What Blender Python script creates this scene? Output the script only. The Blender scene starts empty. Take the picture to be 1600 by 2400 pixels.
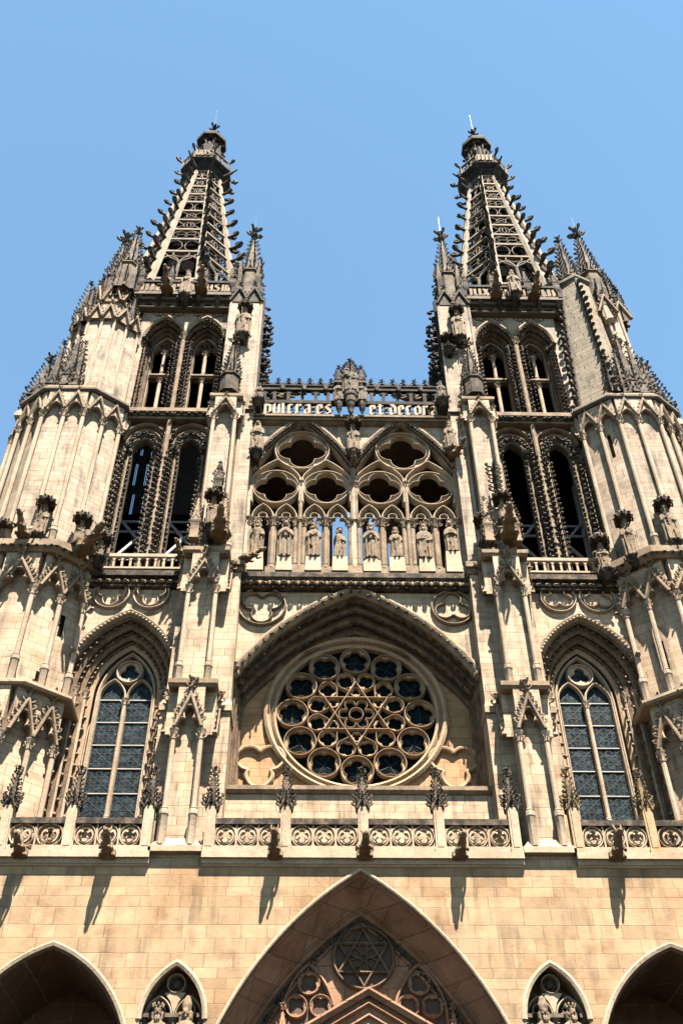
import bpy, bmesh, math, random
from math import sin, cos, pi, sqrt, radians, atan2
from mathutils import Vector
RND = random.Random(11)
SC = bpy.context.scene
COL = SC.collection

# ------------------------------------------------------------------ frames and mesh builder
class Fr:
    """wall frame: u runs along the wall, d out of it, v up; s mirrors the building about x = 0"""
    def __init__(self, ox=0.0, oy=0.0, a=0.0, s=1):
        self.o = (ox, oy); self.a = a; self.s = s; self.c = cos(a); self.n = sin(a)
    def p(self, u, d, v):
        return (self.s*(self.o[0]+u*self.c+d*self.n), self.o[1]+u*self.n-d*self.c, v)
F0 = Fr()

class MB:
    def __init__(self, fr=F0):
        self.v = []; self.f = []; self.fr = fr
    def add(self, vs, fs):
        b = len(self.v); p = self.fr.p
        self.v += [p(*q) for q in vs]
        self.f += [tuple(b+i for i in f) for f in fs]
    def box(self, u0, u1, d0, d1, v0, v1):
        self.add([(u0,d0,v0),(u1,d0,v0),(u1,d1,v0),(u0,d1,v0),(u0,d0,v1),(u1,d0,v1),(u1,d1,v1),(u0,d1,v1)],
                 [(0,1,2,3),(7,6,5,4),(0,4,5,1),(1,5,6,2),(2,6,7,3),(3,7,4,0)])
    def prism(self, pts, d0, d1):
        n = len(pts)
        self.add([(u,d0,v) for u,v in pts]+[(u,d1,v) for u,v in pts],
                 [tuple(range(n)), tuple(range(2*n-1,n-1,-1))]+[(i,(i+1)%n,n+(i+1)%n,n+i) for i in range(n)])
    def loft(self, rings, cap=(1,1)):
        n = len(rings[0]); vs = [q for r in rings for q in r]; fs = []
        for k in range(len(rings)-1):
            for i in range(n):
                j = (i+1) % n
                fs.append((k*n+i, k*n+j, (k+1)*n+j, (k+1)*n+i))
        if cap[0]: fs.append(tuple(range(n-1,-1,-1)))
        if cap[1]: fs.append(tuple((len(rings)-1)*n+i for i in range(n)))
        self.add(vs, fs)
    def hp(self, poly, v0, v1, poly2=None):
        p2 = poly2 or poly
        self.loft([[(a,b,v0) for a,b in poly], [(a,b,v1) for a,b in p2]])
    def sweep(self, path, prof, closed=False):
        """prof = closed loop of (n, d): n along the left normal of the path, d out of the wall"""
        N = len(path); rings = []
        for i in range(N):
            a = path[(i-1) % N] if (i > 0 or closed) else None
            c = path[(i+1) % N] if (i < N-1 or closed) else None
            b = path[i]
            def nrm(p, q):
                l = math.hypot(q[0]-p[0], q[1]-p[1]) or 1e-9
                return (-(q[1]-p[1])/l, (q[0]-p[0])/l)
            n1 = nrm(a, b) if a else nrm(b, c); n2 = nrm(b, c) if c else n1
            mx, my = n1[0]+n2[0], n1[1]+n2[1]; l = math.hypot(mx, my) or 1e-9
            mx /= l; my /= l
            k = 1/max(0.35, mx*n1[0]+my*n1[1])
            rings.append([(b[0]+mx*k*n, d, b[1]+my*k*n) for n, d in prof])
        if closed: rings.append(rings[0]); self.loft(rings, (0,0))
        else: self.loft(rings)
    def tube(self, path, r, n=6, ph=0.0):
        N = len(path); rr = r if isinstance(r, (list, tuple)) else [r]*N
        P = [Vector(q) for q in path]; rings = []; x = None
        for i in range(N):
            t = (P[min(i+1,N-1)]-P[max(i-1,0)])
            if t.length < 1e-9: t = Vector((0,0,1))
            t.normalize()
            if x is None:
                x = t.orthogonal().normalized()
            else:
                x = (x - t*x.dot(t))
                x = x.normalized() if x.length > 1e-6 else t.orthogonal().normalized()
            y = t.cross(x)
            rings.append([tuple(P[i]+(x*cos(ph+2*pi*k/n)+y*sin(ph+2*pi*k/n))*rr[i]) for k in range(n)])
        self.loft(rings)
    def lathe(self, u, d, prof, n=8, ph=None):
        ph = pi/n if ph is None else ph
        self.loft([[(u+r*cos(ph+2*pi*k/n), d+r*sin(ph+2*pi*k/n), v) for k in range(n)] for r, v in prof])
    def ell(self, c, r, n=8, m=6):
        rings = []
        for j in range(m+1):
            t = pi*j/m; q = max(sin(t), 0.02)
            rings.append([(c[0]+r[0]*q*cos(2*pi*k/n), c[1]+r[1]*q*sin(2*pi*k/n), c[2]-r[2]*cos(t)) for k in range(n)])
        self.loft(rings)
    def mesh(self, name, shift=(0,0,0), sharp=38):
        me = bpy.data.meshes.new(name)
        sx, sy, sz = shift
        me.from_pydata([(x-sx,y-sy,z-sz) for x,y,z in self.v], [], self.f)
        bm = bmesh.new(); bm.from_mesh(me)
        bmesh.ops.recalc_face_normals(bm, faces=bm.faces)
        bm.to_mesh(me); bm.free()
        me.polygons.foreach_set('use_smooth', [True]*len(me.polygons))
        me.set_sharp_from_angle(angle=radians(sharp))
        return me

def thing(name, label, cat, loc=(0,0,0), group=None):
    o = bpy.data.objects.new(name, None); COL.objects.link(o)
    o.location = loc; o.empty_display_size = .3
    o['label'] = label; o['category'] = cat
    if group: o['group'] = group
    return o
WL = {}
def wloc(o):
    return WL.get(o.name, Vector(o.location))
def part(m, name, mat, parent=None, label=None, sharp=38):
    xs = [q[0] for q in m.v]; ys = [q[1] for q in m.v]; zs = [q[2] for q in m.v]
    base = Vector(((min(xs)+max(xs))/2, (min(ys)+max(ys))/2, min(zs)))
    me = m.mesh(name, base, sharp)
    for mm in (mat if isinstance(mat, (list, tuple)) else [mat]): me.materials.append(mm)
    o = bpy.data.objects.new(name, me); COL.objects.link(o)
    o.location = base
    WL[o.name] = base
    if parent is not None:
        o.parent = parent; o.location = base - wloc(parent)
    if label: o['label'] = label
    return o
def tag(o, label, cat, group=None):
    o['label'] = label; o['category'] = cat
    if group: o['group'] = group
    return o

# ------------------------------------------------------------------ paths
def arc(cx, cv, r, a0, a1, n):
    return [(cx+r*cos(radians(a0+(a1-a0)*i/n)), cv+r*sin(radians(a0+(a1-a0)*i/n))) for i in range(n+1)]
def arch(cx, apex, c, s, z0, n=12, zb=None, kx=1.0):
    """pointed arch, left to right, from height z0; arcs centred c beyond the axis at height s"""
    Rr = sqrt(c*c+(apex-s)**2)
    t0 = math.asin((z0-s)/Rr); t1 = math.asin(min(1,(apex-s)/Rr))
    L = []
    for i in range(n+1):
        t = t0+(t1-t0)*i/n
        L.append((-(Rr*cos(t)-c), s+Rr*sin(t)))
    L[-1] = (0.0, apex)
    P = L+[(-x, z) for x, z in L[-2::-1]]
    P = [(cx+x*kx, z) for x, z in P]
    if zb is not None: P = [(P[0][0], zb)]+P+[(P[-1][0], zb)]
    return P
def gothic(cx, hw, vs, rise, n=8, zb=None):
    return arch(cx, vs+rise, (rise*rise-hw*hw)/(2*hw), vs, vs, n, zb)
def trefarch(cx, hw, vs, zb=None, kz=1.0):
    """trefoil arch head"""
    P = arc(-.5*hw, vs+.1*hw, .5*hw, 191, 79.4, 5)
    P += arc(0, vs+.88*hw, .5*hw, 215.3, -35.3, 10)[1:]
    P += arc(.5*hw, vs+.1*hw, .5*hw, 100.6, -11, 5)[1:]
    P = [(cx+x, vs+(z-vs)*kz) for x, z in P]
    if zb is not None: P = [(cx-hw, zb)]+P+[(cx+hw, zb)]
    return P
def foil(cx, cv, a, b, k, rot=90, n=48):
    """outline of k lobes of radius a on a circle of radius b"""
    P = []
    for i in range(n):
        t = 2*pi*i/n
        d = (t-radians(rot)) % (2*pi/k)
        if d > pi/k: d -= 2*pi/k
        q = a*a-(b*sin(d))**2
        r = b*cos(d)+sqrt(q) if q > 0 else b*cos(d)
        P.append((cx+r*cos(t), cv+r*sin(t)))
    return P
def circ(cx, cv, r, n=32):
    return [(cx+r*cos(2*pi*i/n), cv+r*sin(2*pi*i/n)) for i in range(n)]
def P_roll(w, d0, d1):            # moulded bar, w wide, between depths d0 (back) and d1 (front)
    h = w/2; k = d1-d0
    return [(-h, d0), (-h, d0+.55*k), (-.45*h, d1-.1*k), (-.2*h, d1), (.2*h, d1), (.45*h, d1-.1*k), (h, d0+.55*k), (h, d0)]
def P_box(n0, n1, d0, d1):
    return [(n0, d0), (n0, d1), (n1, d1), (n1, d0)]

# ------------------------------------------------------------------ ornaments
def crk(m, p, o, s, up=(0,0,1), n=5):
    """leaf hook growing from p in direction o and curling up"""
    s *= RND.uniform(.86, 1.14)
    o = Vector(o).normalized(); up = Vector(up)
    o = (o+Vector((RND.uniform(-.12,.12), RND.uniform(-.12,.12), RND.uniform(-.1,.1)))).normalized()
    p = Vector(p)
    q = [p-o*.15*s, p+o*.45*s+up*.02*s, p+o*.85*s+up*.2*s, p+o*1.0*s+up*.55*s, p+o*.72*s+up*.8*s, p+o*.5*s+up*.66*s]
    m.tube([tuple(x) for x in q], [.2*s, .17*s, .24*s, .3*s, .22*s, .1*s], n)
def drop(m, p, o, s):
    crk(m, p, o, s, (0,0,-.75))
def finial(m, u, d, v, s):
    m.lathe(u, d, [(.11*s,v-.1*s),(.1*s,v+.3*s),(.22*s,v+.36*s),(.1*s,v+.44*s),(.09*s,v+.9*s),(.16*s,v+.98*s),(.2*s,v+1.1*s),(.08*s,v+1.25*s)], 6)
    for z, q, ph in ((.42,.34,.4),(.86,.3,1.2)):
        for i in range(4):
            a = ph+i*pi/2
            crk(m, (u+.07*s*cos(a), d+.07*s*sin(a), v+z*s), (cos(a),sin(a),.15), q*s)
def gable(m, cu, hw, v0, va, d, t=.09, k=5, cs=.17, fs=.5, dep=.14):
    m.sweep([(cu-hw,v0),(cu,va),(cu+hw,v0)], [(-t,d-.03),(-t,d+dep*.5),(-t*.3,d+dep),(t*.6,d+dep),(t,d+dep*.6),(t,d-.03)])
    if k:
        for sgn in (-1,1):
            for i in range(k):
                q = (i+.6)/(k+.35)
                crk(m, (cu+sgn*hw*(1-q), d+dep*.5, v0+(va-v0)*q+t*.8), (sgn*(va-v0), 0, hw), cs, n=4)
    if fs: finial(m, cu, d+dep*.5, va+t, fs)
def shaft(m, u, d, v0, v1, r=.1, n=8, cap=.34, base=.3):
    m.lathe(u, d, [(r*1.75,v0),(r*1.75,v0+base*.55),(r*1.3,v0+base*.7),(r*1.5,v0+base*.82),(r*1.02,v0+base)], n)
    m.lathe(u, d, [(r,v0+base),(r,v1-cap)], n)
    m.lathe(u, d, [(r*1.25,v1-cap-.02),(r*1.3,v1-cap+.03),(r*1.05,v1-cap+.05),(r*1.15,v1-cap*.55),(r*1.7,v1-cap*.2),(r*1.85,v1-cap*.12),(r*1.95,v1)], n)
    for i in range(6):
        a = i*pi/3+.3
        crk(m, (u+r*.9*cos(a), d+r*.9*sin(a), v1-cap*.75), (cos(a),sin(a),.3), r*1.15, n=4)
def pinnacle(m, u, d, v0, hs, hp, r, n=4, k=6, cs=None, gab=True, ph=None, fs=None):
    """shaft with gablets, then a crocketed spirelet and finial"""
    ph = pi/n if ph is None else ph
    cs = (cs or r*.42)*.85
    rr = r/cos(pi/n)
    m.lathe(u, d, [(rr*1.12,v0),(rr*1.12,v0+.08),(rr,v0+.14),(rr,v0+hs),(rr*1.16,v0+hs+.05),(rr*1.16,v0+hs+.14),(rr*.92,v0+hs+.2)], n, ph)
    zt = v0+hs+.15
    m.lathe(u, d, [(rr*.92,zt),(rr*.16,zt+hp)], n, ph)
    for j in range(n):
        a = ph+2*pi*j/n
        if n == 4 and hs > .45:
            for i in range(int(hs/.3)): crk(m, (u+rr*cos(a), d+rr*sin(a), v0+.25+i*.3), (cos(a),sin(a),.1), cs*.9, n=4)
        for i in range(k):
            q = (i+.5)/(k+.3); rad = rr*(.92-.76*q)
            crk(m, (u+rad*cos(a), d+rad*sin(a), zt+hp*q), (cos(a),sin(a),.12), cs*(1-.35*q), n=4)
        if gab:
            b = a+pi/n; ap = rr*cos(pi/n)*1.02; w = rr*sin(pi/n)*.95
            cb, sb = cos(b), sin(b)
            g0 = (u+ap*cb-w*sb*-1, d+ap*sb-w*cb, zt-.02); g1 = (u+ap*cb-w*sb, d+ap*sb+w*cb, zt-.02)
            gt = (u+ap*cb*.93, d+ap*sb*.93, zt+w*2.1)
            m.tube([g0, gt, g1], [r*.1]*3, 4)
            crk(m, gt, (cb,sb,.6), r*.34, n=4)
    fs = fs or r*1.5
    finial(m, u, d, zt+hp-.02, fs)
def foilplate(m, cx, cv, Ro, a, b, k, d0, d1, rot=90, n=48):
    """disc of stone pierced by a foil opening"""
    I = foil(cx, cv, a, b, k, rot, n); O = circ(cx, cv, Ro, n)
    m.loft([[(x,d0,z) for x,z in O],[(x,d1,z) for x,z in O],[(x,d1,z) for x,z in I],[(x,d0,z) for x,z in I],[(x,d0,z) for x,z in O]], (0,0))
def archpanel(m, u0, u1, v0, v1, paths, d0, d1):
    """plate with pointed notches that open downwards"""
    pts = [(u0,v0),(u0,v1),(u1,v1),(u1,v0)]
    for P in sorted(paths, key=lambda P: -P[0][0]):
        pts += [(P[-1][0],v0)] if P[-1][1] > v0+1e-6 else []
        pts += P[::-1]
        pts += [(P[0][0],v0)] if P[0][1] > v0+1e-6 else []
    m.prism(pts, d0, d1)
# ------------------------------------------------------------------ materials
AL = .345                          # weathered Spanish limestone
def S3(c, k=1.0): return tuple(q*AL*k for q in c)
def nt(name):
    m = bpy.data.materials.new(name); m.use_nodes = True
    t = m.node_tree; t.nodes.clear()
    o = t.nodes.new('ShaderNodeOutputMaterial'); b = t.nodes.new('ShaderNodeBsdfPrincipled')
    t.links.new(b.outputs[0], o.inputs[0])
    b.inputs['Specular IOR Level'].default_value = .15
    def N(ty, **k):
        n = t.nodes.new(ty)
        for a, v in k.items(): setattr(n, a, v)
        return n
    def K(a, b_): t.links.new(a, b_)
    def math_(op, a, b_=None, clamp=False):
        n = N('ShaderNodeMath', operation=op, use_clamp=clamp)
        for i, q in enumerate((a, b_)):
            if q is None: continue
            if isinstance(q, (int, float)): n.inputs[i].default_value = q
            else: K(q, n.inputs[i])
        return n.outputs[0]
    def mix(f, a, b_, blend='MIX'):
        n = N('ShaderNodeMix', data_type='RGBA', blend_type=blend)
        for s, q in ((0, f), (6, a), (7, b_)):
            if isinstance(q, (int, float)): n.inputs[s].default_value = q
            elif isinstance(q, tuple): n.inputs[s].default_value = (*q, 1)
            else: K(q, n.inputs[s])
        return n.outputs[2]
    def noise(vec, sc, det=4, rough=.6):
        n = N('ShaderNodeTexNoise'); n.inputs['Scale'].default_value = sc
        n.inputs['Detail'].default_value = det; n.inputs['Roughness'].default_value = rough
        K(vec, n.inputs['Vector']); return n.outputs['Fac']
    def ramp(f, a, b_, lo=0.0, hi=1.0):
        n = N('ShaderNodeMapRange'); n.inputs[1].default_value = a; n.inputs[2].default_value = b_
        n.inputs[3].default_value = lo; n.inputs[4].default_value = hi
        K(f, n.inputs[0]); return n.outputs[0]
    return m, b, N, K, math_, mix, noise, ramp

def stone(name, c1, c2, mortar, bw=.78, rh=.4, msize=.013, stain=(.30,.17,.07), stain_amt=.5, grime=(.10,.085,.07),
          grime_amt=.35, lichen=.5, pale=None, zfade=None, bump=.8, crust_amt=.0):
    c1, c2, mortar, stain, grime = S3(c1), S3(c2), S3(mortar, 1.25), S3(stain), S3(grime, .8)
    pale = S3(pale) if pale else None
    m, b, N, K, M, mix, noise, ramp = nt(name)
    g = N('ShaderNodeNewGeometry'); pos = g.outputs['Position']
    sp = N('ShaderNodeSeparateXYZ'); K(pos, sp.inputs[0])
    sn = N('ShaderNodeSeparateXYZ'); K(g.outputs['True Normal'], sn.inputs[0])
    x, y, z = sp.outputs
    # coordinate along the wall, whatever way it faces
    side = M('GREATER_THAN', M('ABSOLUTE', sn.outputs[0]), .8)
    u = M('ADD', M('MULTIPLY', x, M('SUBTRACT', 1.0, side)), M('MULTIPLY', y, M('ADD', M('MULTIPLY', side, .55), .45)))
    wob = noise(pos, .55, 2)
    wv = M('MULTIPLY', M('SUBTRACT', noise(pos, 1.7, 2), .5), .05)
    cv = N('ShaderNodeCombineXYZ')
    # courses of uneven height, blocks of uneven length
    z2 = M('ADD', M('ADD', z, wv), M('ADD', M('MULTIPLY', M('SINE', M('MULTIPLY', z, 1.9)), .10), M('MULTIPLY', M('SINE', M('MULTIPLY', z, 4.7)), .045)))
    row = M('FLOOR', M('DIVIDE', z2, rh))
    u2 = M('ADD', M('ADD', u, M('MULTIPLY', row, .317)), M('MULTIPLY', M('SINE', M('ADD', M('MULTIPLY', u, 1.7), M('MULTIPLY', row, 2.4))), .17))
    K(u2, cv.inputs[0]); K(z2, cv.inputs[1])
    br = N('ShaderNodeTexBrick'); K(cv.outputs[0], br.inputs['Vector'])
    br.offset = .43; br.offset_frequency = 2; br.squash = 1.35; br.squash_frequency = 3
    br.inputs['Scale'].default_value = 1; br.inputs['Brick Width'].default_value = bw; br.inputs['Row Height'].default_value = rh
    br.inputs['Mortar Size'].default_value = msize; br.inputs['Mortar Smooth'].default_value = .6; br.inputs['Bias'].default_value = -.1
    br.inputs['Color1'].default_value = (*c1, 1); br.inputs['Color2'].default_value = (*c2, 1)
    br.inputs['Mortar'].default_value = (*mortar, 1)
    col = br.outputs['Color']
    if pale:                                   # the stone is another bed higher up
        zz = ramp(M('ADD', z, M('MULTIPLY', M('SUBTRACT', wob, .5), 6)), zfade[0], zfade[1])
        col = mix(M('MULTIPLY', zz, .75), col, mix(.6, col, pale))
    big = noise(pos, .33, 5, .62)
    col = mix(M('MULTIPLY', ramp(big, .50, .72), stain_amt), col, stain)
    pv = N('ShaderNodeVectorMath', operation='MULTIPLY'); K(pos, pv.inputs[0]); pv.inputs[1].default_value = (.8, .8, 1.5)
    ptch = noise(pv.outputs[0], 1.1, 3, .55)
    col = mix(M('MULTIPLY', ramp(ptch, .55, .68), .5), col, mix(1.0, col, (.62,.50,.38), 'MULTIPLY'))
    col = mix(M('MULTIPLY', ramp(ptch, .42, .30), .45), col, mix(1.0, col, (1.22,1.2,1.15), 'MULTIPLY'))
    mid = noise(pos, 2.6, 6, .7)
    col = mix(ramp(mid, .35, .75, 0, .5), col, mix(1.0, col, (.62,.56,.50), 'MULTIPLY'))
    # rain streaks: noise stretched down the wall
    sc = N('ShaderNodeVectorMath', operation='MULTIPLY'); K(pos, sc.inputs[0]); sc.inputs[1].default_value = (2.3, 2.3, .22)
    stk = noise(sc.outputs[0], 1.0, 5, .6)
    col = mix(M('MULTIPLY', M('MULTIPLY', ramp(stk, .47, .66), ramp(wob, .38, .6)), grime_amt), col, grime)
    crust = noise(pos, .8, 7, .68)
    col = mix(M('MULTIPLY', ramp(crust, .53, .64), crust_amt), col, mix(.35, grime, col))
    pit = noise(pos, 5.5, 7, .7)
    col = mix(ramp(pit, .60, .68, 0, .45), col, mix(1.0, col, (.38,.32,.27), 'MULTIPLY'))
    fine = noise(pos, 14, 5, .75)
    col = mix(ramp(fine, .56, .8, 0, .38), col, mix(1.0, col, (.45,.40,.36), 'MULTIPLY'))
    col = mix(ramp(fine, .45, .2, 0, .18), col, (.22,.195,.155))
    # lichen and soot on ledges that lie open to the rain
    up = ramp(sn.outputs[2], .3, .75)
    col = mix(M('MULTIPLY', up, lichen), col, mix(ramp(mid, .45, .6), (.19,.10,.02), (.05,.043,.036)))
    K(col, b.inputs['Base Color']); b.inputs['Roughness'].default_value = .88
    bp = N('ShaderNodeBump'); bp.inputs['Strength'].default_value = bump; bp.inputs['Distance'].default_value = .03
    K(M('ADD', M('SUBTRACT', M('ADD', M('MULTIPLY', mid, .5), M('MULTIPLY', fine, .45)), M('MULTIPLY', br.outputs['Fac'], .8)), 0), bp.inputs['Height'])
    K(bp.outputs[0], b.inputs['Normal'])
    return m

def carved(name, base, dark, amt=.5, warm=(.34,.21,.10), scale=1.6, lichen=.5):
    """carved stone without joints, blackened by a patchy crust"""
    base, dark, warm = S3(base), S3(dark, .8), S3(warm)
    m, b, N, K, M, mix, noise, ramp = nt(name)
    g = N('ShaderNodeNewGeometry'); pos = g.outputs['Position']
    sn = N('ShaderNodeSeparateXYZ'); K(g.outputs['True Normal'], sn.inputs[0])
    a = noise(pos, scale, 6, .7); f = noise(pos, 9, 5, .75); w = noise(pos, .5, 4)
    col = mix(ramp(w, .42, .7, 0, .55), base, warm)
    col = mix(ramp(f, .35, .75, 0, .5), col, mix(1.0, col, (.5,.46,.42), 'MULTIPLY'))
    col = mix(M('MULTIPLY', ramp(M('ADD', M('MULTIPLY', a, .8), M('MULTIPLY', f, .2)), .5-.25*amt, .72-.25*amt), min(1, amt+.3)), col, dark)
    up = ramp(sn.outputs[2], .45, .9)
    col = mix(M('MULTIPLY', up, lichen), col, mix(ramp(f, .5, .62), (.045,.04,.033), (.16,.09,.025)))
    K(col, b.inputs['Base Color']); b.inputs['Roughness'].default_value = .9
    bp = N('ShaderNodeBump'); bp.inputs['Strength'].default_value = .6; bp.inputs['Distance'].default_value = .03
    K(M('ADD', a, f), bp.inputs['Height']); K(bp.outputs[0], b.inputs['Normal'])
    return m

def plain(name, c, rough=.6, metal=0.0, var=.25, sc=3.0):
    m, b, N, K, M, mix, noise, ramp = nt(name)
    g = N('ShaderNodeNewGeometry')
    K(mix(ramp(noise(g.outputs['Position'], sc), .35, .7), c, tuple(q*(1-var) for q in c)), b.inputs['Base Color'])
    b.inputs['Roughness'].default_value = rough; b.inputs['Metallic'].default_value = metal
    if rough > .9: b.inputs['Specular IOR Level'].default_value = 0
    return m

def leaded(name, kd=1.0):
    """dark stained glass seen from outside, each pane of its own tint"""
    m, b, N, K, M, mix, noise, ramp = nt(name)
    g = N('ShaderNodeNewGeometry'); sp = N('ShaderNodeSeparateXYZ'); K(g.outputs['Position'], sp.inputs[0])
    cv = N('ShaderNodeCombineXYZ'); K(sp.outputs[0], cv.inputs[0]); K(sp.outputs[2], cv.inputs[1])
    v = N('ShaderNodeTexVoronoi', feature='F1'); v.inputs['Scale'].default_value = 5; K(cv.outputs[0], v.inputs['Vector'])
    vs = N('ShaderNodeSeparateColor'); K(v.outputs['Color'], vs.inputs[0])
    col = mix(ramp(vs.outputs[0], .1, 1.0), tuple(q*kd for q in (.0025,.005,.0065)), tuple(q*kd for q in (.008,.0165,.0205)))
    col = mix(ramp(vs.outputs[2], .82, .86, 0, .8), col, tuple(q*kd for q in (.017,.028,.031)))
    dust = noise(g.outputs['Position'], 2.2, 5)
    col = mix(ramp(dust, .5, .75, 0, .35), col, tuple(q*kd for q in (.015,.02,.021)))
    K(col, b.inputs['Base Color'])
    b.inputs['Roughness'].default_value = .32; b.inputs['Specular IOR Level'].default_value = .05*kd
    bp = N('ShaderNodeBump'); bp.inputs['Strength'].default_value = .4; bp.inputs['Distance'].default_value = .05
    K(M('ADD', vs.outputs[1], noise(g.outputs['Position'], 4)), bp.inputs['Height']); K(bp.outputs[0], b.inputs['Normal'])
    return m

M_LOW = stone('portal_ashlar', (.62,.43,.255), (.46,.31,.175), (.33,.23,.14), bw=.86, rh=.43, msize=.011, stain=(.32,.17,.065), stain_amt=.75, grime_amt=.5, crust_amt=.3)
M_WALL = stone('facade_ashlar', (.72,.545,.375), (.56,.41,.27), (.32,.23,.155), bw=.72, rh=.38, stain_amt=.5, grime_amt=.75, crust_amt=.38, pale=(.74,.63,.505), zfade=(24,46))
M_TOW = stone('tower_ashlar', (.62,.50,.375), (.48,.38,.28), (.20,.16,.12), bw=.9, rh=.36, msize=.011, stain_amt=.3, grime_amt=.85, lichen=.85, crust_amt=.62, pale=(.56,.49,.405), zfade=(44,58))
M_GREY = stone('weathered_ashlar', (.25,.215,.165), (.19,.16,.12), (.10,.085,.065), bw=.7, rh=.33, stain_amt=.25, grime_amt=.6, lichen=.8)
M_ROUGH = stone('rough_wedge_ashlar', (.40,.345,.25), (.30,.255,.18), (.13,.11,.085), bw=.62, rh=.31, msize=.02, stain_amt=.45, grime_amt=.7, lichen=.8, bump=1.4)
M_ROSE = stone('rose_recess_ashlar', (.64,.375,.195), (.52,.30,.15), (.33,.20,.11), bw=.8, rh=.42, stain_amt=.4, grime_amt=.3)
M_DKPINK = plain('shaded_panel_stone', (.05,.033,.024), .9)  # shade behind the portal tracery, painted as flat dark panels
M_PINK = stone('archway_plaster', (.48,.27,.165), (.36,.19,.11), (.20,.12,.08), bw=1.15, rh=.75, msize=.02, stain=(.34,.17,.095), stain_amt=.6, grime_amt=.4, lichen=0)
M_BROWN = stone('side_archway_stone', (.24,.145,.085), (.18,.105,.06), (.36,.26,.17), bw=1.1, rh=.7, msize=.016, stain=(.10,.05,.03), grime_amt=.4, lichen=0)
M_LICH = carved('lichened_post_stone', (.60,.45,.29), (.26,.18,.09), .3, warm=(.55,.30,.09))
M_LICHD = carved('lichened_pinnacle_stone', (.34,.245,.13), (.085,.065,.045), .55, warm=(.42,.22,.05), scale=2.2)
M_BRTRIM = carved('brown_trim', (.34,.225,.135), (.085,.06,.04), .5)
M_RTRIM = carved('rose_trim', (.60,.42,.265), (.24,.165,.10), .15, lichen=.2)
M_TRIM = carved('carved_trim', (.46,.345,.23), (.12,.092,.07), .4)
M_SHAFT = carved('shaft_stone', (.64,.505,.365), (.20,.155,.11), .15, scale=.9)
M_PALE = carved('pale_trim', (.66,.52,.37), (.24,.18,.125), .12, lichen=.3)
M_ORN = carved('crusted_ornament', (.26,.205,.145), (.045,.038,.032), .7, scale=2.2)
M_DARK = carved('blackened_ornament', (.14,.112,.085), (.030,.026,.023), .85, scale=2.0)
M_SPIRE = carved('spire_stone', (.32,.265,.195), (.060,.050,.042), .62, scale=1.1)
M_STAT = carved('statue_stone', (.36,.275,.185), (.085,.066,.05), .42, scale=2.4)
M_STATD = carved('dark_statue_stone', (.27,.22,.165), (.07,.06,.05), .55, scale=2.4)
M_GARG = carved('gargoyle_stone', (.34,.235,.135), (.085,.065,.05), .4, warm=(.20,.11,.04), scale=2.5, lichen=.7)
M_INN = stone('shade_dark_gallery_stone', (.13,.10,.075), (.10,.08,.06), (.06,.05,.04), lichen=0)  # shade of the roofed gallery painted into a darker stone colour
M_VOID = plain('interior_shade_black', (.0045,.004,.0038), .95)  # near-black colour stands in for shade inside towers and openings
M_GLASS = leaded('leaded_glass')
M_GLASSR = leaded('rose_glass_dark', .32)
M_RUNG = carved('spire_rib_stone', (.46,.39,.29), (.15,.125,.10), .3, scale=1.3)
M_LEAD = plain('lead_came', (.016,.016,.015), .6)
M_BAR = plain('window_bar', (.19,.175,.15), .6)
M_ROD = plain('rod_metal', (.13,.14,.145), .35, .6)
M_STEEL = plain('bell_frame_paint', (.24,.25,.25), .5)
M_WOOD = plain('louvre_wood', (.06,.05,.042), .8)
# ------------------------------------------------------------------ church front
FAC = thing('church_front', 'pale limestone church front between the two towers, with rose window and open gallery', 'church front', (0,0,0))
def fp(m, name, mat, par=None, **k): return part(m, name, mat, par or FAC, **k)

CP = (16.95, 6.05, 6.9)          # central portal arch: apex, c, s
SP = (14.4, 1.35, 10.36)         # side portal arches
pc = arch(-.1, *CP, 11.5, 22, zb=0)
SX = (-10.2, 10.12); NX = (-6.1, 6.02)
ps = [arch(sx, *SP, 10.36, 16, zb=0) for sx in SX]
pn = [gothic(nx, 1.0, 12.1, 1.68, 8) for nx in NX]
m = MB()
archpanel(m, -22, -7.2, 0, 17.1, [ps[0]], 1, 2)
archpanel(m, -4.985, 4.85, 0, 17.1, [pc], 1, 2)
archpanel(m, 7.12, 22, 0, 17.1, [ps[1]], 1, 2)
for ua, ub, P in ((-7.2, -4.985, pn[0]), (4.85, 7.12, pn[1])):
    m.box(ua, ub, 1, 2, 0, 10.2)
    archpanel(m, ua, ub, 10.2, 17.1, [P], 1, 2)
    m.box(ua, ub, .6, .95, 10.2, 14.2)
m.box(-22, 22, -4, 1.0, 16.98, 17.1)
fp(m, 'portal_wall', M_LOW)

def barrel(P, mat, d_in, name, thick=.12):
    m = MB(); m.sweep(P, P_box(-thick, -.004, d_in, 1.9))
    return fp(m, name, mat)
pci = arch(-.08, 15.9, 6.05, 6.4, 11.0, 22, zb=0); TD = .7
def splay(A, B, da, db, name, mat, par=None):
    m = MB(); n = len(A)
    m.add([(x,da,z) for x,z in A]+[(x,db,z) for x,z in B], [(i,i+1,n+i+1,n+i) for i in range(n-1)])
    return fp(m, name, mat, par)
pco = [(x*.998, z-.012) for x, z in pc]
cen = splay(pco, pci, 1.96, TD+.1, 'portal_archway', M_PINK)
m = MB()                                               # thin light moulding on the arch edge
m.sweep(pc, [(-.03,1.86),(-.03,2.02),(.02,2.04),(.07,2.02),(.07,1.95)])
part(m, 'edge_moulding', M_PALE, cen)
m = MB()
for q, w in ((.12,.09),(.8,.1)):
    P = [(a_[0]*(1-q)+b_[0]*q, a_[1]*(1-q)+b_[1]*q) for a_, b_ in zip(pco, pci)]; d = 1.96+(TD+.1-1.96)*q
    m.sweep(P, P_roll(w, d-.08, d+.07))
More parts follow.
